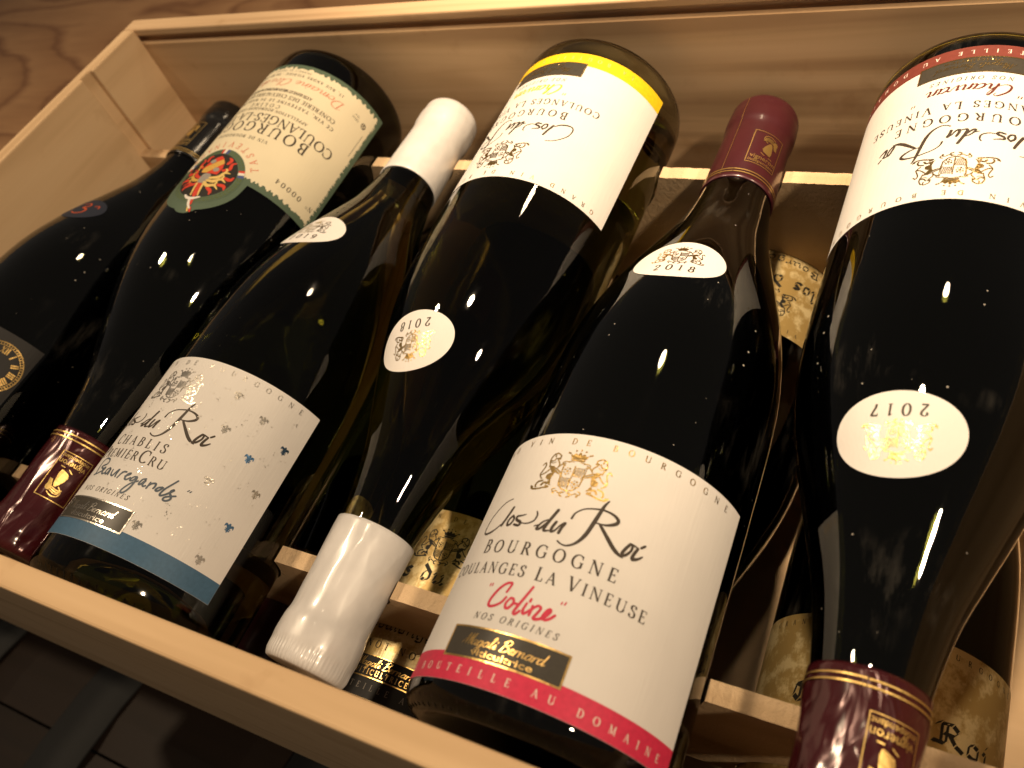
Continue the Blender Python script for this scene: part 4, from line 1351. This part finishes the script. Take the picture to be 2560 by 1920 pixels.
# emblem disc
EX, EY = UB, 106.0
def tr(p):
    return [(EX + x, EY + y) for x, y in p]
k = Ink()
k.disc(EX, EY, 18.6, 18.9, 64, 9)
em = k.build('emblem_disc', GREENPAPER, lab, body_r, .25)
k = Ink()
for i in range(52):
    a = 2 * math.pi * i / 52
    for rr, da in ((16.3, .3), (17.7, -.3)):
        c = (rr * math.cos(a), rr * math.sin(a))
        t = a + math.pi / 2 + da
        k.poly(tr([(c[0] - 1.15 * math.cos(t), c[1] - 1.15 * math.sin(t)), (c[0] + .48 * math.sin(t), c[1] - .48 * math.cos(t)), (c[0] + 1.15 * math.cos(t), c[1] + 1.15 * math.sin(t)), (c[0] - .48 * math.sin(t), c[1] + .48 * math.cos(t))]))
k.build('leaf_wreath', GREEN, lab, body_r, .31)
k = Ink()
k.disc(EX, EY, 15.2, 15.4, 56, 8)
k.build('emblem_ground', INK_BLACK, lab, body_r, .30)
red, gold, lite, grey, white, blue = Ink(), Ink(), Ink(), Ink(), Ink(), Ink()
shield = [(-5.4, -1.2), (5.4, -1.2), (5.6, -5.5), (4.4, -9.6), (2.2, -12.4), (0, -13.8), (-2.2, -12.4), (-4.4, -9.6), (-5.6, -5.5)]
red.poly(tr(shield))
gold.poly(tr([(1.6, -1.3), (5.4, -1.4), (5.5, -4.4), (-2.6, -11.8), (-4.6, -9.2)]))
for x, y in ((-2.7, -4.2), (2.6, -9.4)):
    grey.disc(EX + x, EY + y, 1.7, 1.5, 16, 2)
grey.poly(tr(catmull([(-2.0, -.6), (2.0, -.6), (3.1, 2.6), (2.2, 5.6), (-2.2, 5.6), (-3.1, 2.6)], 3, True)[:-1]))
for m in (-1, 1):
    # mantling: broad leaves curling out from the helmet, gold over red
    for j, st in enumerate(([(1.6, 5.0), (4.6, 6.8), (7.8, 5.6), (10.6, 7.4)], [(2.4, 3.6), (6.0, 3.4), (9.0, 1.0), (12.0, 2.2)], [(3.0, 1.8), (7.0, .0), (8.4, -3.2), (11.2, -3.8)])):
        (lite if m < 0 else (gold if j == 1 else red)).brush(tr([(m * x, y + (0 if m < 0 else .8)) for x, y in st]), [1.4, 2.1, 1.4, .5])
        (lite if m < 0 else gold).brush(tr([(m * st[2][0], st[2][1]), (m * (st[2][0] + .4), st[2][1] - 2.0), (m * (st[2][0] - .8), st[2][1] - 2.8)]), [1.2, 1.0, .5])
    for st in ([(6.6, -4.6), (9.2, -6.4), (8.8, -9.6), (10.4, -11.0)], [(5.4, 8.0), (8.0, 9.4), (8.6, 11.6)], [(9.6, 4.6), (12.6, 4.4), (13.6, 6.4)], [(10.2, -.4), (13.2, -.2), (14.0, -2.4)], [(6.4, -9.4), (7.0, -12.0), (5.2, -13.2)]):
        red.brush(tr([(m * x, y) for x, y in st]), [1.5, 2.0, 1.5, .6])
red.brush(tr([(0, 6.4), (-.8, 10), (-1.8, 14)]), [3.6, 3.2, 2.4])
lite.brush(tr([(1.9, 6.4), (1.2, 10.5), (.2, 14.4)]), [1.2, 1.0, .8])
lite.brush(tr([(-2.0, 6.4), (-2.8, 10.5), (-3.8, 14.0)]), [1.2, 1.0, .8])
white.brush(tr([(-5.4, 14.6), (-2.4, 16.2), (.8, 16.4), (3.4, 14.8)]), [1.0, 1.7, 1.7, .9])
red.brush(tr([(-2.2, 16.8), (-3.2, 19.8)]), [2.2, 1.4])
white.brush(tr([(-1.2, 17.4), (-2.6, 20.4), (-4.6, 22.4)]), [1.5, 1.3, .8])
red.brush(tr([(-4.4, 21.8), (-5.6, 24.0)]), [1.5, .9])
lite.brush(tr([(-3.4, 22.2), (-4.4, 24.2)]), .8)
for ang in (200, 340, 270):
    for dd, kk in ((-5, blue), (0, white), (5, red)):
        a = math.radians(ang + dd)
        c, s_ = math.cos(a), math.sin(a)
        kk.stroke(tr([(15.6 * c, 15.6 * s_), (18.6 * c, 18.6 * s_)]), 1.6, False)
for kk, m_, n_, o_ in ((red, RED, 'red_charges', .36), (gold, GOLDPAINT, 'ochre_charges', .41), (grey, GREYINK, 'silver_charges', .46), (lite, GOLDLIGHT, 'gold_charges', .51), (white, WHITEINK, 'white_charges', .55), (blue, BLUEFLAG, 'blue_ribbons', .37)):
    kk.build(n_, m_, lab, body_r, o_)['kind'] = 'stuff'
B.cap_rings(GOLD_M, (2.6, 4.6))
B.emblem(-13.8, 250.5, GOLD_M, GOLD_M)

# ---- C: white label with blue band
Cb = Bottle(*UP['C'], 'olive glass bottle with white label, silver and blue fleurs-de-lis and blue band, white capsule', 'bottles of the upper layer', GLASS_WHITE, CAP_WHITE, 240.5, 0.12, seed=5)
clos_label(Cb, -4.0, 14.0, BLUE, SILVER, 'chablis', BLUE_T)
neck_label(Cb, -4.0, 177.0, '2019', 4, SILVER)

# ---- D: white label with yellow band
Db = Bottle(*UP['D'], 'olive glass bottle with white label and yellow band, white capsule crimped at its mouth', 'bottles of the upper layer', GLASS_WHITE, CAP_WHITE, 243.0, 0.24, True, seed=8)
clos_label(Db, 8.5, 14.8, YELLOW, GOLD, 'chanvan', YELLOW)
neck_label(Db, 5.0, 176.3, '2018', 12, GOLD)

# ---- E: white label with raspberry band
Eb = Bottle(*UP['E'], 'dark wine bottle with white label and raspberry band, smooth burgundy capsule', 'bottles of the upper layer', GLASS_RED, CAP_RED, 239.5, 0.04, seed=2)
clos_label(Eb, -3.5, 6.9, PINK, GOLD, 'coline', PINK_T)
neck_label(Eb, -0.6, 172.3, '2018', 3, GOLD)
Eb.cap_rings(GOLD_M, (2.6, 4.2))
Eb.emblem(9.5, 249.6, GOLD_M, GOLD_M)
k = Ink()
k.stroke([(-5.6, 240 + 1.5 * i) for i in range(1, 37)], .22, False)
k.build('capsule_seam', GOLD_M, Eb.cap, lambda t: cap_r(t), .2)

# ---- F: white label with maroon band
Fb = Bottle(*UP['F'], 'dark wine bottle with white label and maroon band, badly creased burgundy capsule', 'bottles of the upper layer', GLASS_RED, CAP_REDW, 238.5, 0.9, seed=21)
clos_label(Fb, 3.9, 12.6, MAROON, GOLD, 'chanvan', MAROON_T)
neck_label(Fb, 4.0, 178.0, '2017', 6, GOLD)
Fb.cap_rings(GOLD_M, (2.8, 4.6))
Fb.emblem(-8.7, 248.9, GOLD_M, GOLD_M)

# ---- lower layer
LL = {
 'C': ('dark bottle of the lower layer under the bottle with the blue band', None),
 'D': ('dark bottle of the lower layer with gold label, under the crimped white capsule', 0.0),
 'E': ('dark bottle of the lower layer with gold label, between the raspberry and maroon banded bottles', -14.0),
 'F': ('dark bottle of the lower layer with gold label, under the badly creased capsule', 0.0),
 'B': ('dark bottle of the lower layer under the bottle with the cream numbered label', None),
}
for kx in 'BCDEF':
    base, ax = LOW[kx]
    bt = Bottle(base, ax, LL[kx][0], 'bottles of the lower layer', GLASS_RED, CAP_RED, 240.0, 0.0)
    if LL[kx][1] is not None:
        gold_label(bt, LL[kx][1])

# ================================================================ notched dividers between the layers
def at_y(base, ax, y):
    t = (y - base[1]) / ax[1]
    s = t
    x, z = base[0] + ax[0] * t, base[2] + ax[2] * t
    if s < -1 or s > 296:
        return None
    r = body_r(max(0, s)) if s < 240 else cap_r(s)
    return x, z, r
def divider(y0, y1, top, label, seed):
    ym = (y0 + y1) / 2
    ups = [q for q in (at_y(*UP[k], ym) for k in UP) if q]
    los = [q for q in (at_y(*LOW[k], ym) for k in LOW) if q]
    rnd = random.Random(seed)
    X0, X1 = -3.6, XR + 3.6
    n = 620
    tops, bots, xs = [], [], []
    for i in range(n + 1):
        x = X0 + (X1 - X0) * i / n
        t = top + 0.35 * noise.noise(Vector((x * .25, seed, 0))) + 0.05 * rnd.uniform(-1, 1)
        for xc, zc, r in ups:
            r += 0.7
            if abs(x - xc) < r:
                t = min(t, zc - math.sqrt(r * r - (x - xc) ** 2))
        bo = -141.0
        for xc, zc, r in los:
            r += 0.7
            if abs(x - xc) < r:
                bo = max(bo, zc + math.sqrt(r * r - (x - xc) ** 2))
        xs.append(x)
        tops.append(t)
        bots.append(min(bo, t - 3))
    v, f = [], []
    for x, t, bo in zip(xs, tops, bots):
        for y in (y0, y1):
            v += [(x, y, t + rnd.uniform(-.06, .06)), (x, y, bo)]
    for i in range(n):
        a, c = 4 * i, 4 * i + 4
        f += [(a, a + 1, c + 1, c), (a + 2, c + 2, c + 3, a + 3), (a, c, c + 2, a + 2), (a + 1, a + 3, c + 3, c + 1)]
    f += [(0, 2, 3, 1), (4 * n, 4 * n + 1, 4 * n + 3, 4 * n + 2)]
    mid = (XR / 2, ym, -141.0)
    v = [((x - mid[0]) / 1000, (y - mid[1]) / 1000, (z - mid[2]) / 1000) for x, y, z in v]
    o = mesh_obj('bottle_divider', v, f, WOOD_S, None, False)
    bm = bmesh.new()
    bm.from_mesh(o.data)
    bmesh.ops.recalc_face_normals(bm, faces=bm.faces)
    bm.to_mesh(o.data)
    bm.free()
    o.location = (mid[0] / 1000, mid[1] / 1000, mid[2] / 1000 + Z0)
    tag(o, label, 'divider', 'notched dividers in the crate')
divider(-43.4, -50.6, -58.0, 'notched sawn slat carrying the bottles beside the grooved back panel', 1)
divider(-265.4, -272.2, -60.2, 'notched sawn slat carrying the bottles beside the low front panel', 2)
